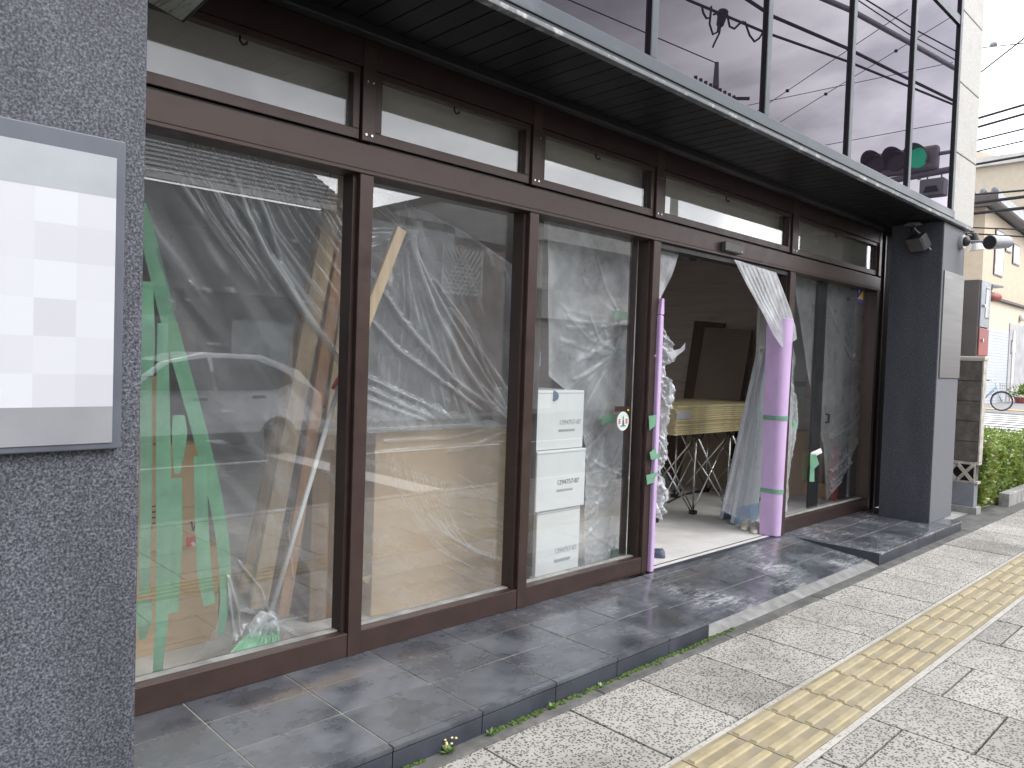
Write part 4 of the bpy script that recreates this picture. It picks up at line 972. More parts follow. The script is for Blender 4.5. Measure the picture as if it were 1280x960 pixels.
# steel folding work stand with a stack of boards
ws = thing('folding_stand','folding lattice stand of bright steel tubes under the yellow boards','stand',(7.2,1.4,0))
F_ = [Vector((6.04+.665*k,1.0,0)) for k in range(4)]; K_ = [p+Vector((0,.67,0)) for p in F_]
T_ = .80
for p in F_+K_:
    MB().tube([p+Vector((0,0,.03)),p+Vector((0,0,T_))],.0115,10).build('leg','chrome',ws,smooth=True)
    MB().obox(p+Vector((0,0,.02)),((1,0,0),(0,1,0),(0,0,1)),(.036,.03,.02)).build('foot','rubber',ws,bevel=.006)
    MB().obox(p+Vector((0,0,T_)),((1,0,0),(0,1,0),(0,0,1)),(.03,.03,.02)).build('head','rubber',ws,bevel=.005)
off = Vector((0,.018,0))
def brace(a, b_): MB().tube([a,b_],.009,8).build('cross_brace','chrome',ws,smooth=True)
for row in (F_,K_):
    for i in range(3):
        brace(row[i]+Vector((.02,0,.03))+off,row[i+1]+Vector((-.02,0,T_-.03))+off); brace(row[i+1]+Vector((-.02,0,.03))-off,row[i]+Vector((.02,0,T_-.03))-off)
for p,q in zip(F_,K_): brace(p+Vector((0,.03,.03)),q+Vector((0,-.03,T_-.03))); brace(q+Vector((0,-.03,.03)),p+Vector((.02,.03,T_-.03)))
nb = 13; th = (1.115-.822)/nb
pr = None
for i in range(nb):
    jx, jy = R_(-.008,.008), R_(-.010,.010)
    if pr is None: pr = B(6.28,8.20,.965,1.88,.822,.822+th-.0035).build('stacked_board','board_y',bevel=.002); o = pr
    else: o = pr.copy(); COL.objects.link(o)
    o.location = (jx,jy,i*th)
    tag(o,'yellow edged board in the stack on the steel stand','board','yellow boards stacked on the stand')
o['label'] = 'topmost yellow board of the stack on the steel stand, its grey face up'
o = B(6.262,6.50,.945,.957,.98,1.05).build('paper_slip','print_grey'); tag(o,'grey paper slip stuck on the near corner of the board stack','paper')
def wallboard(label, px, Xb, Xt, mat, thick=.03):
    (bl,br2,tr2,tl2) = px; pts = [PX(*bl,Xb),PX(*br2,Xb),PX(*tr2,Xt),PX(*tl2,Xt)]
    d0 = pts[3]-pts[0]; d1 = pts[2]-pts[1]; pts[0] -= d0*((pts[0].z-.004)/d0.z); pts[1] -= d1*((pts[1].z-.004)/d1.z)
    t = thing('leaning_board',label,'board',tuple((pts[0]+pts[1])/2),0,'boards leaning on the inner plywood wall'); n_ = (pts[1]-pts[0]).cross(pts[3]-pts[0]).normalized()
    if n_.x < 0: n_ = -n_
    MB().prism(pts,n_*thick).build('panel',mat,t,bevel=.004); return t
wallboard('dark brown board leaning on the plywood wall behind the board stack',((848,540),(868,540),(906,404),(868,401)),8.70,9.06,'board_dk')
wallboard('wide grey brown board leaning in the middle behind the board stack',((866,500),(925,500),(940,412),(881,409)),8.62,8.98,'mdf',.025)
wallboard('narrow warm brown board leaning at right beside the wrapped panels',((934,500),(952,500),(967,404),(947,404)),8.60,8.98,'board_br')
o = B(9.05,9.10,1.2,3.6,.003,.62).build('skirting_board','board_dk'); tag(o,'long dark board standing on edge behind the steel stand','board')
cb = [PZ(x,y,.012) for x,y in [(835,628),(855,618),(880,613),(905,606),(918,600),(912,590)]]
o = MB().tube(cb,.010,8).build('power_cable','rubber',smooth=True); tag(o,'black cable lying on the concrete floor under the stand','cable')
hk = PY(867,318,.2); o = MB().torus(hk,(.3,1,0),.045,.009).build('ring_hook','black',smooth=True); tag(o,'dark ring hanging at the top of the doorway','ring')

# bay 5
fo = [([(1086,520),(1066,560),(1036,590)],.03,.010,.6),([(1086,535),(1066,575),(1036,604)],.03,.010,.7),([(1084,556),(1062,590),(1036,616)],.025,.010,.6),([(1085,505),(1060,535),(1036,548)],.02,.012,.5),([(1084,575),(1062,603),(1040,622)],.02,.010,.6),([(1036,385),(1060,440),(1084,470)],.015,.010,.35)]
for k in range(14):
    y = 480+k*9; fo.append(([(1086,y),(1062,y+32+R_(-5,5)),(1036,y+54+R_(-8,8))],R_(.008,.02),R_(.005,.009),R_(.15,.5)))
o = film('plastic_sheet','film',[(990,340),(1010,470),(1030,560),(1033,626)],[(1092,348),(1090,450),(1080,525),(1062,580),(1044,612)],.155,fo,90,110,None,.008,2.2,16,crisp=.08,edge=.2)
tag(o,'clear plastic sheet with diagonal folds in the farthest pane','plastic sheet')
tape([(1084,500),(1081,550),(1075,590)],.045,.285,None,'tape',o,'edge_tape')
tt = thing('tape_tie','green tape tied around the black handle of the far sliding door','tape',tuple(PY(1018,590,.06)))
MB().add([PY(x,y,.06+.01*(i%2)) for i,(x,y) in enumerate([(1013,566),(1026,560),(1028,566),(1016,572)])],[(0,1,2,3)]).build('wrap','white',tt)
MB().prism([PY(x,y,.06) for x,y in [(1013,568),(1020,568),(1024,580),(1018,586),(1018,602),(1012,602),(1013,584)]],(0,.004,0)).build('tail','tape',tt)
RX0 = 8.94
rc = thing('red_container','faded red plastic container on the floor behind the farthest pane','container',(RX0,.38,0))
rp0 = PY(1061,612,.45); 
MB().tube([(RX0,.38,.01),(RX0,.38,.10),(RX0,.38,.12),(RX0,.38,.30)],[.17,.19,.175,.21],20).build('body','red',rc); MB().torus((RX0,.38,.30),(0,0,1),.21,.014).build('rim','pink_red',rc,smooth=True)
MB().tube([(RX0+.03,.46,.305),(RX0+.04,.46,.62)],[.15,.12],16).build('bag','pink_red',rc,smooth=True)
carton('cardboard_box','pale carton behind the lilac foam in the farthest bay',((992,540),(1018,612)),.9,.5,zb=.0)
carton('cardboard_box','low carton on the floor beside the red container',((1034,606),(1060,640)),.6,.3,zb=.0)
cu_ = thing('inner_partition','grey partition board with pale rail standing inside the farthest bay','partition',(8.6,1.6,0))
B(7.9,9.10,1.0,1.03,.0,2.5).build('panel','opp_pale',cu_); B(7.9,9.10,.98,.999,1.30,1.36).build('rail','alu',cu_)

# ------------------------------------------------------------------ right of the shop
bw = thing('block_wall','grey concrete block boundary wall with a pierced vent course beyond the shop','wall',(10,-.2,-.1))
zs = [.50,.735,.97,1.205,1.44,1.685]
b = MB()
for i in range(5):
    y = -.672 + (0 if i % 2 else .0)
    for k in range(6):
        b.box(10.004,10.126,y+.004,y+.47-.004,zs[i]+.005,zs[i+1]-.005); y += .47
b.build('blocks','block',bw,bevel=.005); B(10.012,10.118,-.66,2.1,.27,1.68).build('mortar','kerb',bw)
B(10.001,10.13,-.690,-.672,.50,1.69).build('end_face','block_pale',bw,bevel=.004); B(9.99,10.14,-.70,2.1,1.686,1.72).build('coping','cream2',bw,bevel=.004)
v = MB()      # pierced vent course: rings and diagonals
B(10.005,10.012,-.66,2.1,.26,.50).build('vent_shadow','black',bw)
v.box(9.995,10.125,-.69,2.1,.468,.50); v.box(9.995,10.125,-.69,2.1,.248,.276)
for k in range(5):
    yc = -.47+k*.40
    v.beam((9.99,yc-.17,.27),(9.99,yc+.0,.47),.035,.03,(1,0,0)); v.beam((9.99,yc+.17,.27),(9.99,yc+.0,.47),.035,.03,(1,0,0))
    v.beam((9.992,yc-.17,.47),(9.992,yc,.27),.035,.03,(1,0,0)); v.beam((9.992,yc+.17,.47),(9.992,yc,.27),.035,.03,(1,0,0))
    v.box(9.985,10.0,yc-.19,yc-.175,.25,.5)
v.build('vent_course','block_pale',bw)
B(9.985,10.13,-.66,2.1,-.02,.248).build('base','base_blue',bw,bevel=.006); B(9.96,10.15,-.70,2.1,-.13,-.02).build('footing','concrete',bw,bevel=.006)
sheet('yard_ground',9.2,14.4,-.62,3,-.098,'concrete','bare concrete ground between the shop pillar and block wall')

M['cab_body'] = pm('brown_grey_sheet_metal',(.20,.185,.175),.5,.1,.06,3)
mb = thing('meter_cabinet','tall grey meter cabinet with red lower door on top of the block wall','cabinet',(10.1,-.5,1.72))
x0,x1,yf = 10.0,10.40,-.605
B(x0,x1,yf,.2,1.735,2.62).build('body','cab_body',mb,bevel=.01)
for (za,zb_,mt,zk) in ((2.07,2.615,'alu',2.32),(1.74,2.06,'red_dull',1.92)):
    d = B(x0+.012,x1-.006,yf-.018,yf-.001,za,zb_).build('door',mt,mb,bevel=.006)
    MB().tube([(x0+.10,yf-.018,zk),(x0+.10,yf-.04,zk)],.02,12).build('knob','chrome',d)
    if mt == 'alu':
        B(x0+.20,x0+.33,yf-.021,yf-.0181,2.19,2.52).build('window','win',d)
        B(x0+.185,x0+.345,yf-.0195,yf-.018,2.175,2.535).build('window_frame','lamp_dark',d)
rl = thing('alarm_lamp','small red alarm lamp beneath a little metal hood beside the meter cabinet','lamp',tuple(PY(1240,372,-.55)))
c = PY(1240,371,-.5); MB().tube([c+Vector((-.16,.05,0)),c+Vector((.10,-.03,0))],[.058,.058],18).build('lamp','red_dull',rl,smooth=True); MB().ellipsoid(c+Vector((.10,-.03,0)),(.03,.055,.055)).build('dome','red_dull',rl,smooth=True)
MB().tube([c+Vector((-.10,.03,.05)),c+Vector((-.06,.02,.10))],.04,10).build('mount','lamp_dark',rl); MB().obox(c+Vector((-.04,.0,.125)),((1,-.2,0),(.2,1,0),(0,0,1)),(.13,.08,.012)).build('hood','alu',rl)

# hedge
hg = thing('hedge','bright green leafy clipped hedge growing beside the block wall','hedge',(12.2,-.35,-.1))
HX0,HX1,HY0,HY1 = 10.17,14.1,-.70,.25
def hedge_leaves(n, pal, x0, x1, seed):
    r = np.random.default_rng(seed); V = []; Fc = []; c = 0
    while c < n:
        x = x0+(x1-x0)*r.random()**1.25; fy = r.random(); zt = .64+.05*sin(x*5)+.04*sin(x*11+1); 
        face = r.random()
        if face < .62: y = HY0+abs(r.normal(0,.06)); z = -.05+(zt+.05)*r.random()
        elif face < .9: y = HY0+(HY1-HY0)*r.random(); z = zt-abs(r.normal(0,.05))
        else: x = x0+abs(r.normal(0,.05)); y = HY0+(HY1-HY0)*r.random()*.5; z = -.05+(zt+.05)*r.random()
        bulge = mnoise.noise(Vector((x*4,y*4,z*4)))
        y -= .09*bulge*(1 if face < .62 else .3); z += .05*bulge*(face >= .62)
        if mnoise.noise(Vector((x*6+9,y*6,z*6))) < -.28: continue
        if z < .12 and x > 10.7 and y < -.64: continue
        l = r.uniform(.028,.062); a = r.uniform(0,2*pi); e = r.uniform(-.3,1.1); d = Vector((cos(a)*cos(e),sin(a)*cos(e)-.3,sin(e))).normalized()
        s_ = d.cross(Vector((r.normal(),r.normal(),r.normal()))).normalized()*l*.30; p = Vector((x,y,z)); q = p+d*l
        k = len(V); V += [p,p+d*l*.5+s_,q,p+d*l*.5-s_]; Fc.append((k,k+1,k+2,k+3)); c += 1
    return MB().add(V,Fc)
hedge_leaves(9000,0,HX0,HX1,1).build('foliage','leaf1',hg); hedge_leaves(6500,0,HX0,HX1,2).build('foliage','leaf2',hg); hedge_leaves(500,0,HX0,HX0+.9,3).build('dry_leaves','leaf3',hg)
b = MB()
for i in range(160):
    x = R_(HX0+.05,HX1); y = R_(HY0+.1,HY1); b.tube([(x,y,-.12),(x+R_(-.08,.08),y+R_(-.1,.06),.25),(x+R_(-.15,.15),y+R_(-.15,.1),R_(.45,.62))],[.008,.006,.003],5,False)
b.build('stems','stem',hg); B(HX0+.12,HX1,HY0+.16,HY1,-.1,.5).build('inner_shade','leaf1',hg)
struct(B(HX0,HX1+.2,-.60,.4,-.12,-.03).build('hedge_soil','soil'),'dark soil bed under the hedge','soil')
b = MB(); x = 10.95
while x < 14.4: b.box(x+.004,x+.596,-.80,-.68,-.12,.06); x += .6
tag(b.build('bed_kerb','concrete',bevel=.01),'pale concrete kerb stones edging the hedge bed','kerb')

# crossing and corner beyond
b = MB(); x = 17.0
while x < 31:
    b.add([(x,-.2,-.115+gz(x)),(x+.5,-.2,-.115+gz(x+.5)),(x+.5,4.6,-.115+gz(x+.5)),(x,4.6,-.115+gz(x))],[(0,1,2,3)]); x += 1.0
struct(b.build('crosswalk','paint'),'white zebra crossing stripes on the side street','crossing')
XH = 37.0; YH = PX(1234,400,XH).y; zg = PX(1240,508,XH).z-.35
sheet('far_corner_pavement',31.4,70,-3.7,9,-.12,'asphalt_l','pale pavement at the far street corner','pavement')
b = MB(); b.add([(33.2,-2,-.10+gz(33.2)),(33.8,-2,-.10+gz(33.8)),(33.8,9,-.10+gz(33.8)),(33.2,9,-.10+gz(33.2))],[(0,1,2,3)])
struct(b.build('yellow_tactile_line','yellow'),'yellow tactile line across the far street corner','paving')
ho = thing('corner_house','cream two storey house with grey tiled roof beyond the side street','building',(30,YH,.4))
def HZ(py, px=1238): return PX(px,py,XH).z
zl = HZ(373); zsid = HZ(410); zt = PX(1228,262,XH).z
def HF(px,py): return PY(px,py,YH)
B(XH,XH+22,YH,YH+9,-.3,zsid).build('siding','siding',ho)
B(XH-.0,XH+22,YH+.01,YH+9,zsid,zl).build('wall','cream2',ho); B(XH-.15,XH+22,YH-.15,YH+9,zl,zl+.10).build('ledge','roof_dark',ho)
ln = MB()
for i in range(26):
    z_ = .2+i*(zsid-.2)/26; ln.box(XH-.012,XH+8,YH-.012,YH,z_,z_+.012); ln.box(XH-.012,XH,YH,YH+6,z_,z_+.012)
ln.build('siding_lines','opp_wall',ho)
# upper storey with a roof falling away to the right
A_ = PY(1240,252,YH); B2 = PY(1290,292,YH); sl_ = (B2.z-A_.z)/(B2.x-A_.x)
xr = XH+14; zr = A_.z+sl_*(xr-XH)-.1
MB().prism([(XH+.1,YH+.3,zl+.1),(xr,YH+.3,zl+.1),(xr,YH+.3,max(zr,zl+.3)),(XH+.1,YH+.3,A_.z-.12)],(0,8,0)).build('wall','cream',ho)
rt = MB().prism([(XH-.7,YH-.35,A_.z+.02),(xr+.6,YH-.35,A_.z+sl_*(xr+.6-XH)),(xr+.6,YH-.35,A_.z+sl_*(xr+.6-XH)+.3),(XH-.7,YH-.35,A_.z+.32)],(0,9,0)).build('roof','roof_tile',ho)
MB().prism([(XH-.74,YH-.37,A_.z-.06),(xr+.6,YH-.37,A_.z+sl_*(xr+.6-XH)-.1),(xr+.6,YH-.37,A_.z+sl_*(xr+.6-XH)+.02),(XH-.74,YH-.37,A_.z+.06)],(0,.12,0)).build('barge_board','opp_wall',rt)
B(XH-.76,XH-.70,YH-.35,YH+8,A_.z-.25,A_.z+.18).build('gutter','roof_dark',rt)
rb = MB()
for k in range(22): rb.tube([(XH-.72,YH-.2+k*.42,A_.z+.36),(XH+.1,YH-.2+k*.42,A_.z+.36+sl_*.8)],.13,8)
rb.build('ridge_tiles','roof_tile',rt,smooth=True)
def hwin(px0,py0,px1,py1,lab=None,y=None,fr='lamp_dark'):
    y = YH+.3 if y is None else y; a_ = PY(px0,py0,y); b_ = PY(px1,py1,y); w_ = B(a_.x,b_.x,y-.05,y-.002,b_.z,a_.z).build('window',fr,ho)
    e = .08*(b_.x-a_.x)+.03; B(a_.x+e,b_.x-e,y-.056,y-.0505,b_.z+.08,a_.z-.08).build('pane','win',w_)
hwin(1244,286,1252,347); hwin(1257,295,1263,317); hwin(1266,304,1273,333); hwin(1286,310,1300,345)
hwin(1263,425,1268,443,y=YH)
gd = PY(1262,404,YH); ge = PY(1300,500,YH); B(gd.x,ge.x,YH-.03,YH-.003,.25,gd.z).build('porch','opp_wall',ho); B(gd.x+.5,gd.x+.9,YH-.07,YH-.031,.25,gd.z-.3).build('porch_post','opp_pale',ho)
hl = HF(1275,400); MB().ellipsoid((hl.x,YH-.1,hl.z+.1),(.22,.12,.18)).build('porch_lamp','white',ho,smooth=True)
la = PX(1218,300,XH); B(XH-.02,XH+.1,YH+1.2,YH+2.8,HZ(350),HZ(280)).build('window','lamp_dark',ho)
MB().tube([(XH-.3,YH-.2,zl+.35),(XH-.3,YH+5,zl+.35)],.03,6).build('balcony_rail','bronze',ho)
pp = thing('potted_plant','potted plant in a terracotta pot by the corner house porch','plant',tuple(PY(1276,505,YH-.8)))
pc = PY(1277,498,YH-.8); MB().tube([pc-Vector((0,0,.25)),pc+Vector((0,0,.05))],[.22,.3],14).build('pot','red_dull',pp)
b = MB()
for i in range(260):
    a_ = R_(0,2*pi); e = R_(-.1,1.5); d = Vector((cos(a_)*cos(e),sin(a_)*cos(e),sin(e))); p = pc+Vector((0,0,.05))+d*R_(.1,.55); s_ = Vector((R_(-1,1),R_(-1,1),R_(-1,1)))*.05; b.add([p,p+d*.06+s_,p+d*.14,p+d*.06-s_],[(0,1,2,3)])
b.build('leaves','leaf1',pp)
pb = thing('far_building','pale cream building rising behind the corner house','building',(60,14,0))
qa = PX(1228,195,60); qb = PX(1272,240,60)
B(60,75,qb.y-1,qa.y+6,0,PX(1240,208,60).z).build('walls','cream2',pb); B(59.6,75,qb.y-1.3,qa.y+6.3,PX(1240,208,60).z,PX(1240,208,60).z+.6).build('roof','opp_pale',pb)
MB().prism([(61,qb.y+1,PX(1240,208,60).z+.6),(61,qa.y+2,PX(1240,208,60).z+.6),(61,(qa.y+qb.y)/2+2,PX(1240,178,60).z)],(8,0,0)).build('gable','cream2',pb)

# bicycle
bk = thing('bicycle','pale blue city bicycle with front basket waiting at the far corner','bicycle',tuple(PX(1252,514,32)))
cw = PX(1252,501.5,32); Rw = .335; cw.z += .0
gzk = cw.z-Rw; hx = Vector((.22,-.975,0)).normalized()   # heading: towards the main street
def bp3(a, h_, s_=0): return cw+hx*a+Vector((0,0,h_))+Vector((hx.y,-hx.x,0))*(-s_)
sdv = Vector((-hx.y,hx.x,0))
for a_,nm in ((0,'wheel'),(-1.12,'wheel')):
    wv = MB().torus(bp3(a_,0),sdv,Rw,.022,36,8).build(nm,'rubber',bk,smooth=True)
    rm = MB().torus(bp3(a_,0),sdv,Rw-.03,.012,36,6); 
    for k in range(14): rm.tube([bp3(a_,0),bp3(a_,0)+ (hx*cos(2*pi*k/14)+Vector((0,0,sin(2*pi*k/14))))*(Rw-.03)],.0025,4,False)
    rm.build('rim','alu',wv)
b = MB(); b.tube([bp3(0.0,0),bp3(-.10,.22),bp3(-.22,.60)],.016,8); b.tube([bp3(-.20,.50),bp3(-.55,.08),bp3(-.62,-.04)],.018,8); b.tube([bp3(-.22,.40),bp3(-.58,.0)],.014,8); b.tube([bp3(-.62,-.04),bp3(-.78,.50)],.015,8); b.tube([bp3(-.62,-.04),bp3(-1.12,0)],.012,8); b.tube([bp3(-.75,.40),bp3(-1.12,0)],.011,8)
b.build('frame','bike',bk,smooth=True)
b = MB(); b.tube([bp3(-.22,.60),bp3(-.24,.72)],.014,8); b.tube([bp3(-.42,.74,.27),bp3(-.24,.74,.14),bp3(-.22,.72,0),bp3(-.24,.74,-.14),bp3(-.42,.74,-.27)],.012,8); b.build('handlebar','chrome',bk,smooth=True)
for s_ in (-.27,.27): MB().tube([bp3(-.40,.74,s_),bp3(-.54,.745,s_*1.02)],.02,8).build('grip','rubber',bk,smooth=True)
b = MB()
for k in range(5):
    z_ = .40+k*.06; e = .10+.02*k; q = [bp3(-.06-e*.2,z_,-.17),bp3(.26+.02*k,z_,-.17),bp3(.26+.02*k,z_,.17),bp3(-.06-e*.2,z_,.17)]; b.tube(q+[q[0]],.006,5)
for s_ in np.linspace(-.17,.17,6): b.tube([bp3(.26,.40,s_),bp3(.34,.64,s_)],.004,4); b.tube([bp3(-.06,.40,s_),bp3(-.08,.64,s_)],.004,4)
for a_ in np.linspace(-.06,.26,6):
    for s_ in (-.17,.17): b.tube([bp3(a_,.40,s_),bp3(a_*1.15,.64,s_)],.004,4)
b.build('basket','lamp_grey',bk); MB().tube([bp3(-.80,.50),bp3(-.80,.56)],[.03,.1],10).build('seat','rubber',bk)
b = MB(); b.tube([bp3(Rw*1.06*cos(t_),Rw*1.06*sin(t_)) for t_ in np.linspace(.6,2.6,10)],.02,6); b.build('mudguard','alu_blue',bk)

# overhead wires seen beside the building
def wire(pts, r, label, sag=.0, grp='overhead wires beyond the shop'):
    a, b_ = Vector(pts[0]), Vector(pts[-1]); n = 14; q = []
    if len(pts) == 2: q = [a.lerp(b_,i/n)-Vector((0,0,sag*4*(i/n)*(1-i/n))) for i in range(n+1)]
    else: q = [Vector(p) for p in pts]
    o = MB().tube(q,r,6).build('overhead_wire','wire',smooth=True); return tag(o,label,'wire',grp)
wl_ = [((1222,148),(1280,131),'uppermost of the pair of wires close above the roof sky',.018),((1222,159),(1280,142.5),'second wire just below the uppermost of its pair',.018),((1220,175.7),(1280,161),'thin wire third below the upper pair',.012),
       ((1218,190),(1280,176),'thin wire between the third and the straight lower wire',.010),((1217,206),(1280,195),'straight wire above the pale far building',.018),((1225,91),(1280,48),'steep thin wire crossing the white sky',.010),
       ((1235,242),(1280,238),'thin wire touching the peak of the tiled roof',.016),((1217,254),(1280,246),'thick wire crossing in front of the roof peak',.026),((1216,267),(1280,260),'thick wire crossing just below the roof peak',.026),
       ((1228,285),(1280,287),'thin wire crossing the cream upper wall',.010),((1230,293),(1280,296),'lowest thin wire crossing the tall window of the cream house',.012),((1225,60),(1280,54),'faint high wire with a small clamp against white sky',.006)]
for (a_,b_,lab,r_) in wl_:
    p, q = PX(a_[0],a_[1],20), PX(b_[0],b_[1],20); d = q-p; wire([p-d*.9,q+d*1.2],r_*1.25+.004,lab)
MB_ = MB().ellipsoid(PX(1242,55.5,20),(.06,.09,.06)).build('wire_clamp','lamp_grey',smooth=True); tag(MB_,'small grey clamp on the faint high wire','clamp')

# ------------------------------------------------------------------ across the street (seen in the panes)
def RY(px,py,Yw,Ym): p = PY(px,py,2*Ym-Yw); p.y = Yw; return p
def RZ(px,py,z,Ym): p = PZ(px,py,z); p.y = 2*Ym-p.y; return p
def RX(px,py,X,Ym): p = PX(px,py,X); p.y = 2*Ym-p.y; return p
G, U = .10, -.706
rw = [([(850,-6),(860,0),(955,40),(1060,77),(1190,130)],8.0,.026,'thick street cable hung with black loops','loops'),([(935,0),(965,20),(1058,60),(1128,95),(1190,125)],8.3,.034,'thickest smooth street cable above the looped one',''),
      ([(1033,0),(1063,12.7),(1136,53),(1191,84)],9.0,.055,'grey bundled street cable high over the road','g'),([(1088,3),(1140,35),(1191,62)],9.3,.016,'thin street cable above the grey bundle',''),
      ([(1078,4),(1135,42),(1191,73)],9.2,.013,'thin street cable just above the grey bundle','')]
for pts,z,r_,lab,ex in rw:
    q = [RZ(x,y,z,U) for x,y in pts]; q = [q[0]+(q[0]-q[1])*.8]+q+[q[-1]+(q[-1]-q[-2])*1.5]
    o = wire(q,r_,lab,grp='street cables over the road'); 
    if ex == 'g': o.data.materials[0] = M['lamp_grey']
lp = []
LC = lambda pts: [RZ(x,y,7.95,U) for x,y in pts]
cl = thing('cable_loops','black slack cable loops and a splice box hanging from the street cable','cable',tuple(RZ(900,25,7.9,U)))
b = MB()
for pts in [[(877,6),(879,16),(883,23),(888,22),(889,10)],[(889,8),(887,30),(891,43),(897,40),(899,25),(897,17),(892,18)],[(901,30),(899,42),(893,54),(891,59)],[(909,18),(912,33),(918,36),(924,30),(929,27)],[(931,27),(937,44),(943,52),(949,48),(955,38)]]:
    q = [RZ(x,y,7.95-.0*i,U) for i,(x,y) in enumerate(pts)]; Yc = RZ(pts[0][0],pts[0][1],7.95,U).y; q = [RY(x,y,Yc,U) for x,y in pts]; b.tube(q,.020,6)
b.build('loop','wire',cl,smooth=True)
Yc = RZ(900,20,7.95,U).y; MB().tube([RY(904,15,Yc,U),RY(900,31,Yc,U)],[.10,.07],10).build('splice_box','rubber',cl)
for i,(a_,b_,lab) in enumerate([((915,160),(1135,12),'thin stay wire rising steeply across the street sky'),((955,165),(1191,20),'second thin stay wire rising below the steep one'),((900,139),(1191,78),'thin shallow wire slanting across the street sky'),((985,190),(1191,152),'lowest faint wire above the traffic signal')]):
    p, q = RY(a_[0],a_[1],-16,U), RY(b_[0],b_[1],-9,U); wire([p,q],.015,lab,grp='street cables over the road')
    for t_ in (.35,.72):
        if i < 2: tag(MB().ellipsoid(p.lerp(q,t_),(.10,.08,.07),8,6).build('insulator','lamp_dark',smooth=True),['egg insulator on the steep stay wire','egg insulator on the second stay wire'][i],'insulator','egg insulators on the stay wires')
# traffic signal on its arm (lamps face the near side of the junction)
ts = thing('traffic_signal','horizontal three lamp traffic signal lit green on a grey arm','traffic light',(14,-1.7,0))
cs3 = [RX(1093,207,14,U),RX(1117,201,14,U),RX(1147,198,14,U)]
zc = sum(p.z for p in cs3)/3; ya = cs3[0].y; yb = cs3[2].y; st_ = (yb-ya)/2
B(14.02,14.20,ya-.26,yb+.30,zc-.22,zc+.20).build('housing','sig',ts,bevel=.05)
for k in range(3):
    c = Vector((14.0,ya+st_*k,zc)); 
    MB().tube([c+Vector((.02,0,0)),c+Vector((-.02,0,0))],.165,22).build('lens','green_on' if k == 2 else 'lens_off',ts)
    vs = []; fs = []; n = 18
    for i in range(n+1):
        a_ = radians(-35)+radians(250)*i/n
        for x_,rr in ((.02,.195),(-.30,.195),(-.30,.180),(.02,.180)): 
            xx = x_ if x_ > 0 else x_*(.35+.65*max(0,sin(a_)))
            vs.append((c.x+xx,c.y+rr*cos(a_),c.z+rr*sin(a_)))
    for i in range(n):
        for j in range(4): fs.append((i*4+j,(i+1)*4+j,(i+1)*4+(j+1)%4,i*4+(j+1)%4))
    MB().add(vs,fs).build('hood','sig_hood',ts)
MB().tube([(14.12,ya+.1,zc-.30),(14.12,-1.55,zc-.20)],.055,10).build('arm','sig',ts); MB().tube([(14.12,yb+.25,zc+.05),(14.12,-1.55,zc+.06)],.035,8).build('arm','sig',ts)
for y_ in (ya+.15,yb): MB().tube([(14.12,y_,zc-.34),(14.12,y_,zc-.1)],.03,8).build('clamp','sig',ts)
MB().tube([(14.12,-1.5,-.1),(14.12,-1.5,6.2)],[.10,.07],14).build('pole','sig',ts)
c = RX(1165,233,14,U); bxx = MB().box(13.96,14.2,c.y-.19,c.y+.19,c.z-.16,c.z+.13).build('controller_box','lamp_grey',ts,bevel=.02); MB().prism([(13.955,c.y-.12,c.z-.10),(13.955,c.y+.12,c.z-.10),(13.955,c.y+.08,c.z+.0),(13.955,c.y-.08,c.z+.0)],(-.01,0,0)).build('louvre','lamp_dark',bxx)
for y_ in (c.y-.11,c.y+.11): MB().tube([(14.1,y_,c.z+.12),(14.1,y_,zc-.28)],.014,6).build('hanger','sig',ts)
# utility pole
pt = RY(896,78,-12.6,U); up = thing('utility_pole','tall utility pole across the road with a rusty steel crossarm frame','utility pole',(pt.x,-12.6,-.1))
MB().tube([(pt.x,-12.6,-.1),(pt.x,-12.6,pt.z-1.6)],[.2,.13],12).build('shaft','pole',up,smooth=True); MB().tube([(pt.x,-12.6,pt.z-1.6),(pt.x,-12.6,pt.z)],[.16,.07],6).build('steel_top','pole',up)
b = MB(); z0 = RY(890,118,-12.6,U).z; xl = RY(866,105,-12.6,U).x; xr_ = RY(914,124,-12.6,U).x
for dz in (0,-.45,-.8): b.beam((xl,-12.5,z0+dz),(xr_,-12.5,z0+dz),.09,.09); b.beam((pt.x-.7,-13.4,z0+dz-.1),(pt.x+.7,-11.7,z0+dz-.1),.09,.09)
for k in range(9): xx = xl+(xr_-xl)*k/8; b.tube([(xx,-12.5,z0-.1),(xx,-12.5,z0+.26)],.06,8)
for k in range(6): b.beam((xl+(xr_-xl)*k/6,-12.5,z0),(xl+(xr_-xl)*(k+1)/6,-12.5,z0-.8),.05,.05)
b.build('crossarm_frame','rust',up); MB().tube([(pt.x+.5,-12.3,z0-2.2),(pt.x+.5,-12.3,z0-1.2)],.3,14).build('transformer','sig',up)
MB().tube([(pt.x,-12.6,pt.z-.03),(pt.x-14,-13.5,pt.z-.4)],.02,5).build('earth_wire','wire',up)

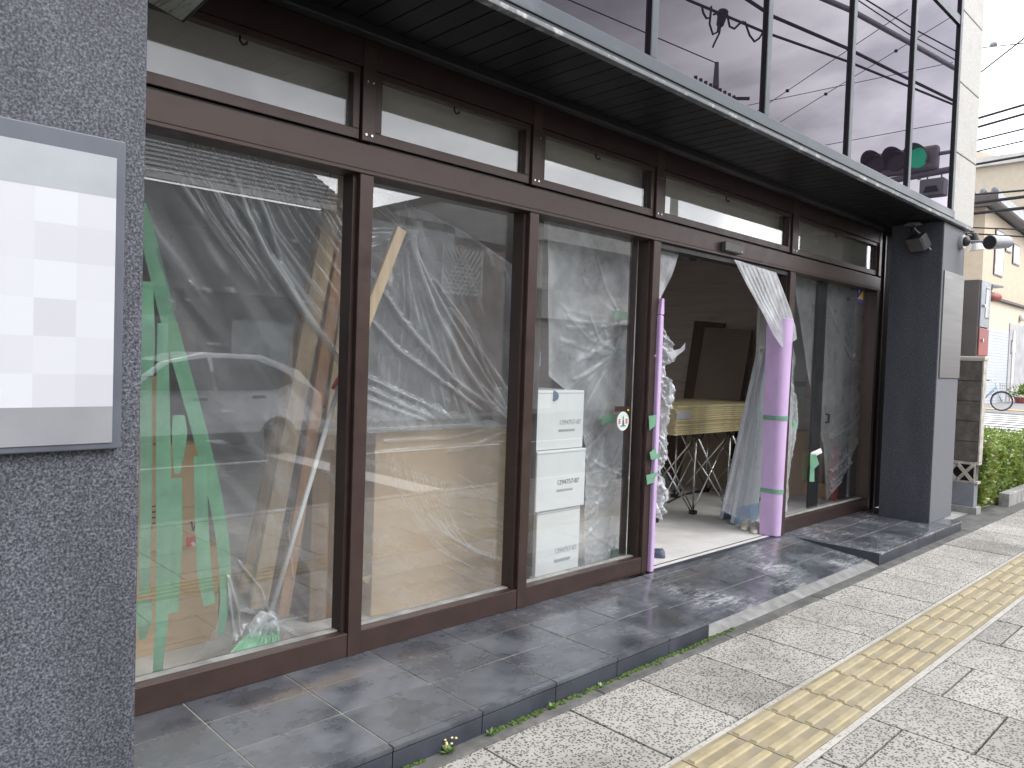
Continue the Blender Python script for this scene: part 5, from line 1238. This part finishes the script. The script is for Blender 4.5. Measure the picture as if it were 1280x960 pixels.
# opposite buildings
def building(name,label,x0,x1,y0,y1,h,wall,wins,roofm='roof_dark',par=.25):
    t = thing(name,label,'building',((x0+x1)/2,y0,-.1)); B(x0,x1,y1,y0,-.1,h).build('walls',wall,t); B(x0-.1,x1+.1,y1-.1,y0+.1,h,h+par).build('parapet',roofm,t)
    for (wx0,wx1,wz0,wz1,fm) in wins:
        f = B(wx0,wx1,y0+.002,y0+.06,wz0,wz1).build('window',fm,t); B(wx0+.08,wx1-.08,y0+.061,y0+.07,wz0+.08,wz1-.08).build('pane','win',f)
    return t
t = thing('tiled_house','old dark two storey house with tiled roof across the road','building',(3,-13.4,-.1))
B(-8,9.9,-21,-13.4,-.1,5.0).build('walls','opp_dark',t)
rf = MB(); 
for k in range(15):
    y_ = -12.9-k*.30; z_ = 5.12+k*.17
    rf.add([(-8.5,y_,z_),(10.2,y_,z_),(10.2,y_-.34,z_+.15),(-8.5,y_-.34,z_+.15),(-8.5,y_,z_-.06),(10.2,y_,z_-.06)],[(0,1,2,3),(4,5,1,0)])
rf.build('roof','opp_roof',t); B(-8.5,10.2,-12.98,-12.86,4.95,5.08).build('gutter','opp_pale',t)
for x_ in (1.5,4.5,7.4):
    f = B(x_,x_+1.5,-13.398,-13.33,1.0,2.2).build('window','opp_wall',t); B(x_+.1,x_+1.4,-13.329,-13.32,1.1,2.1).build('pane','win',f)
B(5.8,6.6,-13.398,-13.34,.0,2.1).build('door','opp_wall2',t); B(-8,9.9,-13.39,-12.6,2.75,2.85).build('canopy','roof_dark',t)
building('flat_roof_shop','dark flat roofed shop with a white framed front across the road',10.3,13.75,-20,-13.3,5.0,'opp_wall',[(10.9,13.4,.75,2.6,'opp_pale'),(11,12.6,3.2,4.4,'opp_wall')])
t = building('brick_annex','brown annex with white lattice panel across the road',13.8,17.0,-22,-13.5,4.75,'opp_wall2',[(14.0,15.2,.8,2.3,'opp_pale'),(15.8,16.6,3.2,4.2,'opp_wall'),(15.8,16.6,1.0,2.2,'opp_wall')])
b = MB()
for k in range(-5,6):
    for s_ in (1,-1):
        x0_, z0_ = 13.9+.0+(k+5)*.12, 3.2
        a_, b2_ = Vector((13.2+ (k+5)*.16,-13.2,3.3)), Vector((13.2+(k+5)*.16+s_*.9,-13.2,4.6))
        def clipx(a,b_,lo,hi):
            d = b_-a; t0, t1 = 0.0, 1.0
            for bound, sg_ in ((lo,1),(hi,-1)):
                fa, fb = sg_*(a.x-bound), sg_*(b_.x-bound)
                if fa < 0 and fb < 0: return None
                if fa < 0: t0 = max(t0, fa/(fa-fb))
                if fb < 0: t1 = min(t1, fa/(fa-fb))
            return (a+d*t0, a+d*t1) if t1-t0 > .05 else None
        r_ = clipx(a_,b2_,13.3,14.7)
        if r_: b.beam(r_[0],r_[1],.045,.03)
b.box(13.25,13.31,-13.23,-13.18,3.25,4.65); b.box(14.69,14.75,-13.23,-13.18,3.25,4.65)
lt2 = b.build('lattice','opp_pale',t)
building('distant_flats','plain grey block of flats behind the brown annex',12,17,-44,-30,6.0,'opp_wall',[(12.4+1.2*i,13.2+1.2*i,z_,z_+1.3,'opp_pale') for i in range(4) for z_ in (1.2,3.8)])
t = building('balcony_flats','tall pale block of flats with long balconies across the road',17.4,31,-30,-14.5,7.2,'opp_wall',[(18+2.1*i,19.4+2.1*i,z_,z_+1.5,'opp_dark') for i in range(6) for z_ in (1.0,3.4)])
for z_ in (2.9,5.4): B(17.6,30.9,-14.49,-13.5,z_,z_+.95).build('balcony','opp_pale',t)
B(17.41,18.6,-14.49,-13.9,-.1,7.1).build('stair_tower','opp_pale',t)
building('corner_flats','wide grey building farther along the road',32,60,-32,-14,6.8,'opp_wall2',[(33+3*i,35+3*i,z_,z_+1.4,'opp_pale') for i in range(8) for z_ in (1.2,4.0)])
# road markings
def mark(x0,x1,y0,y1,lab): return struct(B(x0,x1,y0,y1,-.216,-.2155).build('road_marking','paint'),lab,'marking')
mark(-60,120,-4.08,-3.93,'white edge line along the near side of the road'); mark(-60,5.6,-7.92,-7.78,'white centre line of the road left of the stop line'); mark(7.0,120,-7.92,-7.78,'white centre line of the road beyond the stop line'); mark(5.85,6.30,-12.0,-4.2,'broad white stop line across the road')
mark(-60,120,-11.8,-11.65,'white edge line along the far side of the road')
# silver car in the far lane
cr_ = thing('parked_car','silver hatchback car standing on the road','car',(4.6,-9.4,-.22)); CY0,CY1 = -10.25,-8.5; zr0 = -.22
prof = [(2.45,.30),(2.5,.62),(2.75,.86),(3.55,1.02),(4.25,1.52),(4.9,1.68),(5.9,1.66),(6.55,1.42),(6.80,1.12),(6.92,1.02),(6.95,.55),(6.85,.30)]
def ins(z): return 0 if z < 1.0 else (z-1.0)*.32
vs = []; n = len(prof)
for side,y_ in ((0,CY1),(1,CY0)):
    for x_,z_ in prof: vs.append((x_,y_-ins(z_) if side == 0 else y_+ins(z_),z_+zr0))
fs = [tuple(range(n-1,-1,-1)),tuple(range(n,2*n))]+[(i,(i+1)%n,(i+1)%n+n,i+n) for i in range(n)]
cb_ = MB().add(vs,fs).build('body','car',cr_,bevel=.05)
def sidepoly(pts, nm, mat, off): 
    for s_ in (0,1):
        q = [(x_,(CY1-ins(z_)+off) if s_ == 0 else (CY0+ins(z_)-off),z_+zr0) for x_,z_ in pts]; MB().prism(q,(0,-.02 if s_ == 0 else .02,0)).build(nm,mat,cr_)
sidepoly([(3.75,1.08),(4.35,1.50),(4.95,1.60),(5.00,1.08)],'window','car_glass',.012); sidepoly([(5.06,1.08),(5.02,1.60),(5.75,1.59),(6.3,1.36),(6.38,1.22),(6.1,1.10)],'window','car_glass',.012)
sidepoly([(4.65,.92),(4.65,.97),(4.88,.97),(4.88,.92)],'door_handle','chrome',.03); sidepoly([(5.62,.95),(5.62,1.0),(5.85,1.0),(5.85,.95)],'door_handle','chrome',.03)
sidepoly([(2.6,.30),(2.6,.40),(6.8,.40),(6.8,.30)],'sill_trim','rubber',.012)
MB().prism([(3.62,CY1-.12,1.06+zr0),(4.25,CY1-.24,1.50+zr0),(4.25,CY0+.24,1.50+zr0),(3.62,CY0+.12,1.06+zr0)],(-.02,0,.03)).build('windscreen','car_glass',cr_)
for x_ in (3.2,6.1):
    for y_ in (CY1-.12,CY0+.12):
        wv = MB().tube([(x_,y_-.10,.32+zr0),(x_,y_+.13,.32+zr0)],.32,24).build('wheel','rubber',cr_); MB().tube([(x_,y_-.11,.32+zr0),(x_,y_+.14,.32+zr0)],.20,16).build('rim','alu',wv)
B(6.88,6.96,CY1-.35,CY1-.05,.85+zr0,1.0+zr0).build('tail_lamp','red',cr_); B(6.88,6.96,CY0+.05,CY0+.35,.85+zr0,1.0+zr0).build('tail_lamp','red',cr_)

# ------------------------------------------------------------------ render settings
S.render.engine = 'CYCLES'; c = S.cycles
c.use_denoising = True; c.denoiser = 'OPENIMAGEDENOISE'
c.max_bounces = 10; c.diffuse_bounces = 4; c.glossy_bounces = 5; c.transmission_bounces = 6; c.transparent_max_bounces = 24
c.sample_clamp_indirect = 6; c.caustics_reflective = False; c.caustics_refractive = False
S.view_settings.view_transform = 'Standard'; S.view_settings.look = 'None'; S.view_settings.gamma = 1; S.view_settings.exposure = 0.6
S.view_settings.use_curve_mapping = False
